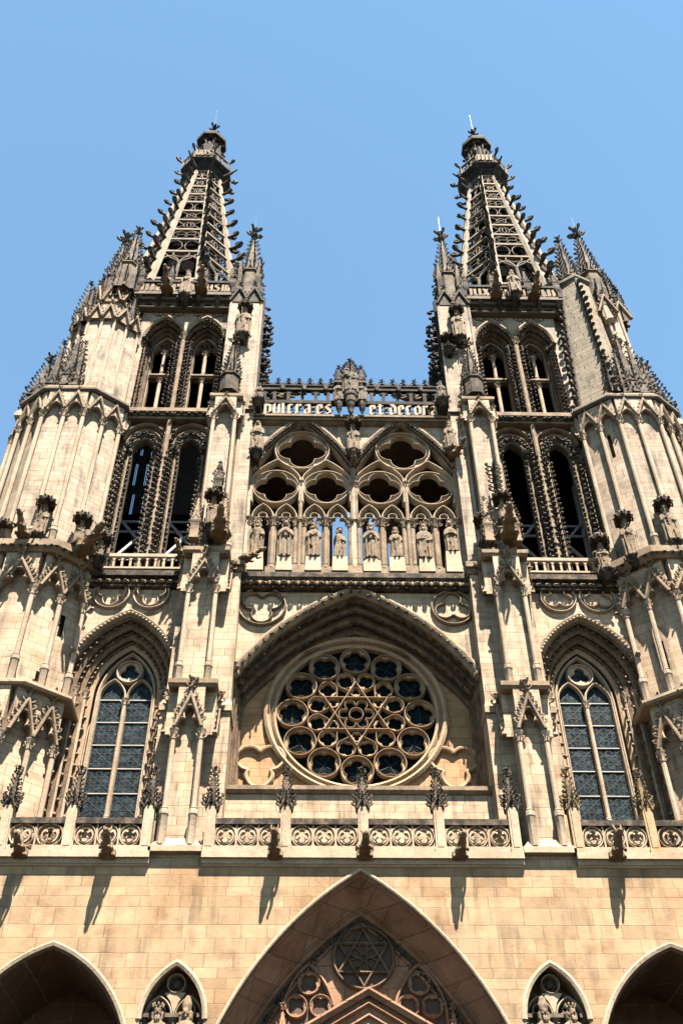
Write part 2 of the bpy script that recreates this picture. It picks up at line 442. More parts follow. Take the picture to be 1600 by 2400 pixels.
m.sweep(pci, P_roll(.16, TD, TD+.22)); m.sweep([(x*.93, z-.32) for x, z in pci], P_roll(.1, TD, TD+.14))
part(m, 'inner_archivolt', M_PINK, cen)
m = MB(); inn = [(x*.965, z-.16) for x, z in pci]
m.sweep(inn, P_roll(.1, TD, TD+.08))
for i in range(1, len(inn)-2):
    for q in (.06, .26, .46, .66, .86):
        a, b = inn[i], inn[i+1]
        x = a[0]+(b[0]-a[0])*q; z = a[1]+(b[1]-a[1])*q
        if z < 10.5: continue
        l = math.hypot(x, z-8); nx, nz = -x/l, -(z-8)/l
        crk(m, (x, TD+.02, z), (nx*.4+RND.uniform(-.6,.6), 1, nz*.4), .15, (nx,0,nz), 4)
part(m, 'leaf_band', M_ORN, cen)
m = MB(); m.box(-6, 6, TD-.6, TD, 0, 16.9); part(m, 'tympanum', M_PINK, cen)
# rosette with a six-pointed star
m = MB(); cz = 14.42
m.sweep(circ(0, cz, 1.02, 40), P_roll(.12, TD, TD+.2), True)
for rot in (90, 270):
    tri = [(.96*cos(radians(rot+120*i)), cz+.96*sin(radians(rot+120*i))) for i in range(3)]
    m.sweep(tri, P_roll(.1, TD, TD+.16-.003*(rot>100)), True)
for i in range(6):
    a = radians(30+60*i)
    m.sweep(foil(.31*cos(a), cz+.31*sin(a), .14, .06, 2, 30+60*i, 16), P_roll(.06, TD, TD+.12), True)
rz = part(m, 'star_rosette', M_BRTRIM, cen)
m = MB(); m.lathe(0, 0, [(1.0, 0), (1.0, .02)], 40); m.v = [(x, -(TD+.006)-z*.2, cz+y) for x, y, z in m.v]
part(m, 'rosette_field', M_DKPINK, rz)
# blind traceried windows beside the gable
for sx in (-1.84, 1.84):
    m = MB(); P = gothic(sx, .88, 12.35, 1.85, 8, zb=10)
    m.sweep(P, P_roll(.13, TD, TD+.2))
    for fx, fz, r in ((0, 13.58, .36), (-.4, 12.86, .35), (.4, 12.86, .35)):
        foilplate(m, sx+fx, fz, r, r*.44, r*.42, 4, TD, TD+.13, 45)
        m.sweep(circ(sx+fx, fz, r, 24), P_roll(.07, TD, TD+.17), True)
    for fx in (-.6, -.2, .2, .6):
        m.sweep(gothic(sx+fx, .18, 11.9, .4, 5, zb=10), P_roll(.06, TD, TD+.15))
    bw_ = part(m, 'blind_window', M_PINK, cen)
    m = MB(); m.prism([(x, z) for x, z in gothic(sx, .84, 12.35, 1.78, 8, zb=10)], TD+.004, TD+.01); part(m, 'recess_shade_panel', M_DKPINK, bw_)  # flat dark sheet painted as the shade of a recess
# gable over the doorway
m = MB()
m.prism([(-2.9,11.55),(.12,13.2),(3.1,11.55),(3.1,10),(-2.9,10)], TD, 1.1)
m.sweep([(-3.0,11.5),(.12,13.24),(3.2,11.5)], [(-.1,TD),(-.16,1.3),(-.02,1.4),(.05,1.38),(.1,TD)])
m.sweep([(-3.0,11.1),(.12,12.84),(3.2,11.1)], P_roll(.1, 1.08, 1.26))
m.sweep([(-3.0,10.75),(.12,12.49),(3.2,10.75)], P_roll(.1, 1.08, 1.2))
part(m, 'doorway_gable', M_PINK, cen)
for sx in (-2.66, 2.86):
    m = MB(); pinnacle(m, sx, 1.05, 10.2, 1.55, .7, .17, 4, 4); part(m, 'gable_pinnacle', M_PINK, cen)
for k in (0, 1):
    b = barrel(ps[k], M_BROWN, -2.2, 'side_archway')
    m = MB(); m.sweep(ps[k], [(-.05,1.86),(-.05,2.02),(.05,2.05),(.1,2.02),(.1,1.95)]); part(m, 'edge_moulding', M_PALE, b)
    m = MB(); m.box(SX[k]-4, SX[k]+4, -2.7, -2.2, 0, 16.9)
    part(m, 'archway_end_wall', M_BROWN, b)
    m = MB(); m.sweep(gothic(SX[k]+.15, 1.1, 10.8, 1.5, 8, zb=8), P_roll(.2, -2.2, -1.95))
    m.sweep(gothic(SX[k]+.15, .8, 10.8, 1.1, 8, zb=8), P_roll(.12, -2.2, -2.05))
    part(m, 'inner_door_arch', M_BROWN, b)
# niches with twin lancets and a carved roundel
for k in (0, 1):
    cx = NX[k]
    m = MB(); m.sweep(gothic(cx, 1.0, 12.1, 1.68, 10), [(-.05,1.9),(-.05,2.02),(.04,2.06),(.12,2.03),(.12,1.95)])
    nb = fp(m, 'niche_arch', M_PALE)
    m = MB()
    for sx in (-.48, .48):
        m.sweep(gothic(cx+sx, .42, 12.25, .62, 8), P_roll(.11, 1.3, 1.74))
        m.sweep(trefarch(cx+sx, .36, 12.2), P_roll(.08, 1.3, 1.6))
    m.sweep(circ(cx, 13.28, .29, 24), P_roll(.07, 1.36, 1.72), True)
    m.prism([(cx-.34,12.98),(cx-.13,12.72),(cx,12.35),(cx+.13,12.72),(cx+.34,12.98),(cx,13.02)], 1.3, 1.68)
    part(m, 'niche_tracery', M_PALE, nb)
    m = MB()
    m.ell((cx, 1.5, 13.28), (.12, .12, .14), 8, 6)
    for i in range(14):
        a = i*2*pi/14
        m.tube([(cx+.12*cos(a),1.45,13.28+.12*sin(a)), (cx+.19*cos(a),1.52,13.28+.19*sin(a)), (cx+.25*cos(a+.2*(k)),1.42,13.28+.25*sin(a+.2*k))], [.025,.035,.02], 5)
    m.tube([(cx,1.6,13.33),(cx,1.66,13.25)], [.02,.035], 5)
    m.tube([(cx-.06,1.58,13.2),(cx,1.62,13.19),(cx+.06,1.58,13.2)], [.02,.025,.02], 5)
    part(m, 'carved_roundel', M_STATD, nb)
    for sx in (-1.0, 0, 1.0):
        m = MB(); shaft(m, cx+sx, 1.62, 10.25, 12.2, .12, 8, .42); m.box(cx+sx-.24, cx+sx+.24, 1.36, 1.86, 12.2, 12.32)
        part(m, 'colonnette', M_STATD, nb)
# small carved heads looking out of the lancets
    for sx in (-.46, .5):
        m = MB(); m.ell((cx+sx, 1.45, 12.82), (.15,.13,.17)); m.ell((cx+sx, 1.58, 12.80), (.028,.045,.05), 6, 4)
        m.ell((cx+sx, 1.40, 12.86), (.2,.1,.2)); part(m, 'carved_head', M_STATD, nb)

# ------------------------------------------------------------------ rose storey
UW = 5.35
def aff(k):                      # k 0 outer hood .. 1 inner order
    kx = 1-.055*k; ap = 31.0-1.35*k
    P = arch(0, 31.0, 4.28, 20.8, 26.4, 20)
    return [(x*kx, 21+(z-21)*(ap-21)/10.0) for x, z in P]
m = MB()
o = aff(.1); P = [(o[0][0],21.0)]+o+[(o[-1][0],21.0)]
archpanel(m, -UW-.4, UW+.4, 21.0, 31.4, [P], -.9, 0)
m.box(-UW-.4, UW+.4, -1.6, .12, 17.02, 21.0)
fp(m, 'rose_wall', M_WALL)
m = MB(); m.box(-5.25, 5.25, -1.9, .3, 20.93, 21.1); m.sweep([(-5.25,20.87),(5.25,20.87)], [(-.08,.1),(-.06,.2),(.06,.3),(.06,.1)])
fp(m, 'window_ledge', M_TRIM)
m = MB()
P = aff(0); m.sweep(P, [(-.22,-.1),(-.22,.06),(-.12,.16),(-.02,.24),(.1,.26),(.2,.2),(.2,-.1)])
for s in (-1, 1):
    x, z = P[0] if s < 0 else P[-1]
    m.ell((x, .15, z-.05), (.3,.3,.3), 8, 6)
    for i in range(6): crk(m, (x+RND.uniform(-.15,.15), .3, z+RND.uniform(-.2,.15)), (RND.uniform(-.5,.5),1,RND.uniform(-.5,.3)), .25)
hood = fp(m, 'rose_arch', M_TRIM)
for j, (k, w) in enumerate(((.16,.16),(.42,.15),(.7,.15),(1.0,.2))):
    m = MB(); P = aff(k); d = -.12-1.2*k
    P = [(P[0][0], 21.1)]+P+[(P[-1][0], 21.1)]
    m.sweep(P, [(-.12,d-.02),(-.12,d+.05),(-.07,d+.13),(0,d+.16),(.08,d+.14),(.30,d+.14),(.30,d-.5),(.14,d-.5)])
    part(m, 'arch_order', M_BRTRIM, hood)
for k, dd, sz, nn in ((0.02,.2,.17,30),(.3,-.22,.17,26),(.56,-.5,.16,26),(.86,-.85,.15,24)):
    m = MB(); P = aff(k); L = len(P); m.sweep(P, P_roll(.06, dd-.06, dd-.005))
    for i in range(nn):
        q = (i+.5)/nn*(L-1); a = int(q); f = q-a
        x = P[a][0]*(1-f)+P[a+1][0]*f; z = P[a][1]*(1-f)+P[a+1][1]*f
        m.ell((x, dd+.02, z), (sz*.5,sz*.5,sz*.5), 6, 4)
        for _ in range(2): crk(m, (x, dd, z), (RND.uniform(-.6,.6), .8, RND.uniform(-.9,0)), sz*.9, (0,.2,-1), 4)
    part(m, 'boss_row', M_ORN, hood)
m = MB(); m.box(-5.2, 5.2, -1.75, -1.42, 21.05, 30.6)
back = m
rw = MB()
# recessed field with the round opening: ring of strips between rectangle and circle
RC = (0.0, 25.42); RR = 3.62
def field(m, hw, z0, z1, cx, cz, r, d0, d1, n=64):
    A = []
    for i in range(n):
        t = 2*pi*i/n; dx, dz = cos(t), sin(t)
        k = min((hw/abs(dx)) if abs(dx) > 1e-6 else 1e9, ((z1-cz)/dz) if dz > 1e-6 else ((z0-cz)/dz if dz < -1e-6 else 1e9))
        A.append((cx+dx*k, cz+dz*k))
    B = circ(cx, cz, r, n)
    m.loft([[(x,d0,z) for x,z in A],[(x,d1,z) for x,z in A],[(x,d1,z) for x,z in B],[(x,d0,z) for x,z in B],[(x,d0,z) for x,z in A]], (0,0))
field(rw, 5.15, 21.05, 30.7, *RC, RR, -1.7, -1.4)
fp(rw, 'rose_recess', M_ROSE)
# blind trefoils in the lower corners
for sx in (-4.0, 4.0):
    m = MB(); P = foil(sx, 22.92, .53, .52, 3, 270, 54)
    m.sweep(P, [(-.1,-1.42),(-.1,-1.28),(-.03,-1.2),(.05,-1.22),(.1,-1.3),(.1,-1.42)], True)
    fp(m, 'blind_trefoil', M_RTRIM)
# the rose
m = MB()
m.sweep(circ(*RC, 3.78, 72), [(-.16,-1.42),(-.16,-1.22),(-.04,-1.14),(.06,-1.2),(.12,-1.42)], True)
m.sweep(circ(*RC, 3.52, 72), [(-.1,-1.62),(-.1,-1.36),(0,-1.28),(.1,-1.34),(.12,-1.62)], True)
rose = fp(m, 'rose_window', M_RTRIM)
m = MB(); cx, cz = RC
d0, d1 = -1.62, -1.36
for i in range(12):
    a = radians(90+30*i); x, z = cx+2.74*cos(a), cz+2.74*sin(a)
    m.sweep(circ(x, z, .665, 28), P_roll(.085, d0, d1+.04), True)
    k = 5 if i % 3 == 0 else 4
    fa, fb = (.31,.275) if k == 4 else (.26,.32)
    foilplate(m, x, z, .64, fa, fb, k, d0, d1-.1, 45 if k == 4 else 90, 40)
    m.sweep(foil(x, z, fa+.01, fb, k, 45 if k == 4 else 90, 40), P_roll(.04, d0, d1-.05), True)
    a = radians(105+30*i); x, z = cx+1.72*cos(a), cz+1.72*sin(a)
    g = degs = 105+30*i
    A = [(x+.42*cos(radians(g+180+t)), z+.42*sin(radians(g+180+t))) for t in range(-125, 126, 12)]
    A = [(x+.40*cos(radians(g+t)), z+.40*sin(radians(g+t))) for t in range(-128, 129, 14)]
    tip = (cx+1.18*cos(a), cz+1.18*sin(a))
    m.sweep(A+[tip], P_roll(.07, d0, d1), True)
    foilplate(m, x, z, .38, .175, .17, 4, d0, d1-.11, g+45, 32)
for rot in (90, 270):
    tri = [(cx+1.58*cos(radians(rot+120*i)), cz+1.58*sin(radians(rot+120*i))) for i in range(3)]
    m.sweep(tri, P_roll(.1, d0, d1+.06-.004*(rot>100)), True)
for i in range(6):
    a = radians(60*i); x, z = cx+.52*cos(a), cz+.52*sin(a)
    m.sweep(arc(x, z, .23, 60*i-120, 60*i+120, 12), P_roll(.06, d0, d1-.02))
    a = radians(60*i+30); x, z = cx+1.12*cos(a), cz+1.12*sin(a)
    foilplate(m, x, z, .24, .105, .1, 3, d0, d1-.06, 60*i+30, 24)
m.sweep(circ(cx, cz, .3, 24), P_roll(.06, d0, d1-.02), True)
part(m, 'rose_tracery', M_RTRIM, rose)
m = MB()
m.loft([[(x, d, z) for x, z in circ(*RC, 3.6, 48)] for d in (-1.68, -1.66)])
part(m, 'rose_glass', M_GLASSR, rose)
m = MB()
for i in range(12):
    a = radians(90+30*i)
    m.tube([(cx+2.1*cos(a), -1.645, cz+2.1*sin(a)), (cx+3.5*cos(a), -1.645, cz+3.5*sin(a))], .012, 4)
for r in (.9, 2.2, 2.75): m.sweep(circ(cx, cz, r, 48), P_box(-.012,.012,-1.66,-1.64), True)
part(m, 'lead_lines', M_LEAD, rose)
# blind roundels above
for sx, r in ((-4.2, 1.04), (4.36, .93)):
    m = MB(); z = 30.05
    m.sweep(circ(sx, z, r, 36), P_roll(.13, -.02, .19), True)
    for i in range(3):
        a = radians((30 if sx > 0 else -30)+60+120*i); x, zz = sx+.47*r*cos(a), z+.47*r*sin(a)
        g = math.degrees(a)
        m.sweep(arc(x, zz, .43*r, g-120, g+120, 16), P_roll(.1, -.02, .2))
    rd = fp(m, 'blind_roundel', M_TRIM)
    m = MB(); m.loft([[(x, d, zz) for x, zz in circ(sx, z, r*.97, 36)] for d in (.004, .012)]); part(m, 'roundel_field', M_WALL, rd)

# ------------------------------------------------------------------ gallery
m = MB()
m.box(-5.5, 5.5, -.8, .3, 31.02, 31.46); m.box(-5.45, 5.45, -.8, .5, 31.46, 31.72); m.hp([(-5.45,.48),(5.45,.48),(5.45,-.8),(-5.45,-.8)], 31.72, 32.16, [(-5.45,.0),(5.45,.0),(5.45,-.8),(-5.45,-.8)])
m.sweep([(-5.45,31.38),(5.45,31.38)], [(-.1,.28),(-.05,.38),(.08,.46),(.08,.28)])
m.sweep([(-5.5,31.0),(5.5,31.0)], P_roll(.14, .0, .34))
gc = fp(m, 'gallery_cornice', M_ORN)
m = MB()
for i in range(25):
    x = -5.2+i*.4333
    for s in (-1, 1): crk(m, (x+s*.03, .3, 31.24), (s*.8, 1, -.3), .26, (0,.3,-.6), 5)
    m.ell((x, .36, 31.18), (.11,.12,.13), 6, 4)
part(m, 'leaf_frieze', M_TRIM, gc)
GX = 2.62
GA = (42.9, 6.24, 35.56)
m = MB()
mains = [arch(s*GX, *GA, 39.35, 14) for s in (-1, 1)]
mi = []
for s in (-1, 1):
    P = [(max(min(x, s*GX+2.5), s*GX-2.5), z) for x, z in mains[(s+1)//2]]
    mi.append([(P[0][0], 32.2)]+P+[(P[-1][0], 32.2)])
archpanel(m, -5.45, 5.45, 32.1, 42.6, mi, -.75, -.1)
fp(m, 'gallery_wall', M_WALL)
for s in (-1, 1):
    m = MB(); P = mains[(s+1)//2]
    m.sweep(P, [(-.12,-.12),(-.12,.02),(-.02,.1),(.1,.16),(.22,.12),(.22,-.12)])
    m.sweep([(s*GX+(x-s*GX)*.955, z-.32) for x, z in P], P_roll(.16, -.5, -.05))
    h = fp(m, 'gallery_arch', M_TRIM)
    m = MB(); m.sweep([(x, z-.06) for x, z in P], P_roll(.05, .0, .07))
    for i in range(2, len(P)-2):
        for q in (.25, .75):
            x = P[i][0]*(1-q)+P[i+1][0]*q; z = P[i][1]*(1-q)+P[i+1][1]*q
            m.ell((x, .08, z-.06), (.08,.09,.08), 6, 4); crk(m, (x, .06, z), (RND.uniform(-.4,.4),1,-.4), .16, (0,0,-1), 4)
    part(m, 'boss_row', M_ORN, h)
    # tracery
    m = MB(); d0, d1 = -.52, -.08; B = s*GX
    m.sweep(circ(B, 40.62, 1.4, 40), P_roll(.17, d0, d1), True)
    foilplate(m, B, 40.62, 1.33, .64, .62, 4, d0+.06, d1-.18, 90, 64)
    m.sweep(foil(B, 40.62, .65, .62, 4, 90, 64), P_roll(.1, d0, d1-.06), True)
    for q in (-1.27, 1.27):
        c2 = B+q
        P2 = arch(c2, 39.88, 2.1, 36.6, 36.9, 12)
        P2 = [(max(min(x, c2+1.2), c2-1.2), z) for x, z in P2]
        m.sweep(P2, P_roll(.18, d0, d1-.02))
        m.sweep(circ(c2, 37.93, 1.15, 36), P_roll(.15, d0, d1-.04), True)
        foilplate(m, c2, 37.93, 1.12, .54, .53, 4, d0+.06, d1-.2, 90, 64)
        m.sweep(foil(c2, 37.93, .55, .53, 4, 90, 64), P_roll(.09, d0, d1-.08), True)
        for w in (-.57, .57):
            c3 = c2+w
            m.sweep(gothic(c3, .52, 35.75, .92, 8), P_roll(.16, d0, d1-.02))
            m.sweep(trefarch(c3, .42, 35.6), P_roll(.1, d0+.08, d1-.12))
    part(m, 'gallery_tracery', M_PALE, h)
for x, n in ((-5.08,1),(-3.92,3),(-2.62,2),(-1.36,3),(0.04,2),(1.38,3),(2.66,2),(3.96,3),(5.1,1)):
    m = MB()
    if n == 2:
        for q in (-.2, .2): shaft(m, x+q, -.28, 32.55, 35.75, .125, 10, .5, .3)
        m.tube([(x,-.2,32.6),(x,-.2,38.1 if abs(x) > 1 else 39.3)], .1, 8)
        if abs(x) > 1: shaft(m, x, -.18, 35.6, 38.3, .09, 8, .3, .1)
        else:
            for q in (-.1,.1): shaft(m, x+q, -.16, 35.6, 38.2, .09, 8, .3, .1)
        m.box(x-.38, x+.38, -.55, -.02, 32.18, 32.56)
    else:
        for q in ((-.12,.12) if n == 3 else ()): m.tube([(x+q,-.3,32.5),(x+q,-.3,35.5)], .07, 8)
        shaft(m, x, -.24, 32.5, 35.75, .13, 10, .5, .3)
        m.box(x-.27, x+.27, -.5, -.04, 32.18, 32.52)
    for i in range(7):
        a = i*.9
        crk(m, (x+.12*cos(a)*n**.5, -.26+.12*sin(a), 35.4), (cos(a),sin(a),.2), .15, n=4)
    fp(m, 'gallery_column', M_TRIM)
m = MB(); m.tube([(-5.2,-.3,35.93),(5.2,-.3,35.95)], .018, 5); fp(m, 'tie_rod', M_LEAD)
m = MB(); m.tube([(-5.2,-4.2,36.0),(5.2,-4.2,36.0)], .02, 5); fp(m, 'tie_rod', M_LEAD)
# back of the gallery: roofed passage, rear wall open in the middle
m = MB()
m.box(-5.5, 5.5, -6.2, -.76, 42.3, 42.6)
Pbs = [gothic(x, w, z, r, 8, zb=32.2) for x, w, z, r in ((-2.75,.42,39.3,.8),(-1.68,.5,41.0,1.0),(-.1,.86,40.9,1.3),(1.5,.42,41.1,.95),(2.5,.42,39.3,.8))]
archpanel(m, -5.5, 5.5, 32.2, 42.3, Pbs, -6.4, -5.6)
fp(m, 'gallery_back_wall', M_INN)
m = MB(); m.box(-5.6, 5.6, -6.2, -.78, 31.6, 32.19); fp(m, 'gallery_floor', M_GREY)
# crown: cornice, inscription, arcade, cresting
m = MB(); m.box(-5.3, 5.3, -.8, .3, 42.55, 42.72); m.box(-5.3, 5.3, -.8, .42, 42.72, 42.86); m.sweep([(-5.3,42.5),(5.3,42.5)], [(-.08,-.15),(-.02,.1),(.1,.26),(.1,-.15)])
cr = fp(m, 'crown_cornice', M_TRIM)
m = MB()
m.box(-4.9, 4.9, .12, .3, 42.86, 42.95); m.box(-4.9, 4.9, .1, .34, 43.86, 44.1)
m.box(-4.9, 4.9, .08, .34, 45.0, 45.28); m.box(-4.9, 4.9, .04, .4, 45.28, 45.36)
for x in (-4.75,-4.2,-3.45,-2.7,-1.95,-1.3,1.1,1.75,2.5,3.25,4.0,4.65):
    m.box(x-.09, x+.09, .1, .28, 44.1, 45.0)
hx = (-4.75,-4.2,-3.45,-2.7,-1.95,-1.3)
for L in (hx, (1.1,1.75,2.5,3.25,4.0,4.65)):
    for a, b in zip(L, L[1:]):
        c_ = (a+b)/2; w = (b-a)/2-.06
        archpanel(m, a, b, 44.62, 45.0, [trefarch(c_, w*.98, 44.62)], .12, .26)
pr = fp(m, 'crown_parapet', M_DARK)
m = MB()
for i in range(13):
    x = -4.65+i*.59 if i < 7 else 1.1+(i-7)*.6
    m.sweep([(x-.29,45.36),(x,45.72),(x+.29,45.36)], P_roll(.09, .12, .3))
    finial(m, x, .2, 45.7, .33)
    for s in (-1,1):
        crk(m, (x+s*.18,.2,45.5), (s,0,.6), .14, n=4); crk(m, (x+s*.1,.2,45.62), (s,0,.6), .13, n=4)
    if i % 2: m.tube([(x+.29,.3,45.25),(x+.29,.45,45.1),(x+.29,.5,44.8)], [.12,.13,.06], 6)
m.box(-4.9,4.9,.16,.24,45.34,45.4); part(m, 'cresting', M_ORN, pr)

# blackletter strokes: polylines in an x-height box, drawn with a slanted nib
GL = {'p':[[(0,1),(.0,-.25)],[(.0,.95),(.42,.85),(.42,.15),(0,.0)]], 'u':[[(0,1),(0,.1),(.18,0)],[(.42,1),(.42,0)],[(.18,.0),(.42,.12)]],
 'l':[[(0,1.25),(0,.1),(.16,0)]], 'c':[[(.0,.95),(0,.08),(.2,0),(.36,.1)],[(0,.95),(.3,.92)]], 'r':[[(0,1),(0,0)],[(0,.86),(.2,.98),(.34,.86)]],
 'a':[[(.02,.9),(.3,.98),(.4,.85),(.4,0)],[(.4,.55),(.05,.42),(.02,.1),(.2,0),(.4,.12)]], ':':[[(0,.7),(.04,.66)],[(0,.2),(.04,.16)]],
 'e':[[(0,.95),(0,.08),(.2,0),(.38,.12)],[(0,.95),(.3,.95),(.36,.6),(.02,.45)]], 's':[[(.4,.92),(.15,1),(.0,.75),(.38,.35),(.3,.05),(.0,.05)]],
 't':[[(.1,1.15),(.1,.08),(.28,0)],[(-.06,.92),(.32,.92)]], 'd':[[(.05,1.2),(.42,.8),(.42,.12),(.2,0),(0,.1),(0,.72),(.3,.88)]],
 'o':[[(.2,1),(0,.8),(0,.14),(.2,0),(.42,.14),(.42,.8),(.2,1)]], 'm':[[(0,1),(0,0)],[(.3,.95),(.3,0)],[(.6,.95),(.6,0)],[(0,.85),(.2,1)],[(.3,.85),(.5,1)]],
 'n':[[(0,1),(0,0)],[(.38,.95),(.38,0)],[(0,.85),(.25,1)]], 'i':[[(0,1),(0,0)]], 'x':[[(0,1),(.38,0)],[(.38,1),(0,0)]], 'j':[[(.2,1),(.2,0),(0,-.1)]],
 'h':[[(0,1.25),(0,0)],[(0,.8),(.25,.95),(.38,.8),(.38,0)]], 'v':[[(0,1),(0,.2),(.2,0),(.42,.2),(.42,1)]], 'b':[[(0,1.25),(0,.1),(.2,0),(.42,.15),(.42,.8),(.2,.95),(0,.8)]]}
def letters(m, word, u0, u1, v0, hh, d0, d1, nib=(.12,.075)):
    adv = []; 
    for ch in word: adv.append(max(p[0] for st in GL[ch] for p in st)+.34)
    k = (u1-u0)/sum(adv); x = u0; e = 0
    kz = hh
    for ch, a in zip(word, adv):
        for st in GL[ch]:
            for p, q in zip(st, st[1:]):
                e += 1; dd = d1-.0025*(e % 5)
                p_ = (x+(p[0]+.1)*k, v0+p[1]*kz); q_ = (x+(q[0]+.1)*k, v0+q[1]*kz)
                w = (nib[0]*k, nib[1]*kz)
                h = [p_, q_]
                pts = [(p_[0]-w[0],p_[1]-w[1]),(p_[0]+w[0],p_[1]+w[1]),(q_[0]+w[0],q_[1]+w[1]),(q_[0]-w[0],q_[1]-w[1])]
                # slanted nib plus its end diamonds
                m.prism(pts, d0, dd)
        x += a*k
for wd, a, b in (('pulcra:es', -4.72, -1.0), ('et:decora', .95, 4.68)):
    m = MB(); letters(m, wd, a, b, 43.02, .74, .12, .34, (.115,.07)); part(m, 'inscription', M_PALE, pr)
    m = MB(); m.box(a, b, .16, .2, 43.42, 43.47)
    for i in range(11):
        x = a+(b-a)*(i+.5)/11; m.box(x-.03, x+.03, .14, .2, 42.95, 43.86)
    part(m, 'letter_stays', M_DARK, pr)
# ------------------------------------------------------------------ the two towers
def face(p, q, s):
    a = atan2(q[1]-p[1], q[0]-p[0])
    return Fr(p[0], p[1], a, s), math.hypot(q[0]-p[0], q[1]-p[1])
def off(poly, e):                # grow a convex plan outline
    cx = sum(p[0] for p in poly)/len(poly); cy = sum(p[1] for p in poly)/len(poly)
    return [(cx+(x-cx)*(1+e/max(.5,abs(x-cx)+.0)), cy+(y-cy)*(1+e/max(.5,abs(y-cy)))) for x, y in poly]
def solid(m, poly, v0, v1, poly2=None):
    m.hp([(x, -y) for x, y in poly], v0, v1, [(x, -y) for x, y in poly2] if poly2 else None)
def ledge(m, poly, v0, v1, e, slope=.0):
    solid(m, off(poly, e*.35), v0, v0+(v1-v0)*.4, off(poly, e)); solid(m, off(poly, e), v0+(v1-v0)*.4, v1)
    if slope: solid(m, off(poly, e*.9), v1, v1+slope, off(poly, -.05))

def arcade(par, s, p, q, nb, v0, vs, vtop, gpeak, style, d1=None, edge=(1,1), r=.1, mat=M_TRIM, crn=5):
    d1 = d1 or (.42 if style else .28)
    fr, W = face(p, q, s); hw = W/nb/2
    m = MB(fr); P = []
    for i in range(nb):
        c = hw*(2*i+1)
        P.append(trefarch(c, hw*.86, vs+.06, None, max(1, .66*(gpeak-vs)/(1.38*hw*.86))) if style else gothic(c, hw*.78, vs+.02, hw*1.25, 6))
    archpanel(m, 0, W, vs, vtop, P, -.1, d1)
    for c in P: m.sweep(c, P_roll(.09, d1-.05, d1+.07))
    o = part(m, 'arcade_panel', M_WALL, par)
    m = MB(fr)
    for i in range(nb): gable(m, hw*(2*i+1), hw*.98, vs+.06, gpeak, d1, .08, crn, .2 if style else .12, .62 if style else .3, .15)
    part(m, 'gablet', M_TRIM if style else M_TRIM, o)
    for i in range(nb+1):
        if (i == 0 and not edge[0]) or (i == nb and not edge[1]): continue
        m = MB(fr); shaft(m, hw*2*i, d1-.1, v0, vs+.02, r, 8, .42, .3)
        m.lathe(hw*2*i, d1-.1, [(r*1.6,v0-1.15),(r*1.6,v0-.05),(r*1.9,v0),(r*1.2,v0+.06)], 8)
        part(m, 'shaft', M_SHAFT, par)
    return o

def crk_col(m, u, d, v0, v1, dirs, step=.3, s=.2):
    n = int((v1-v0)/step)
    m.tube([(u,d-.03,v0-.1),(u,d-.03,v1+.1)], .05, 6)
    for i in range(n):
        v = v0+step*(i+.5)+RND.uniform(-.03,.03)
        for o in dirs: drop(m, (u+o[0]*.06, d+o[1]*.06, v), (o[0], o[1], .25), s)

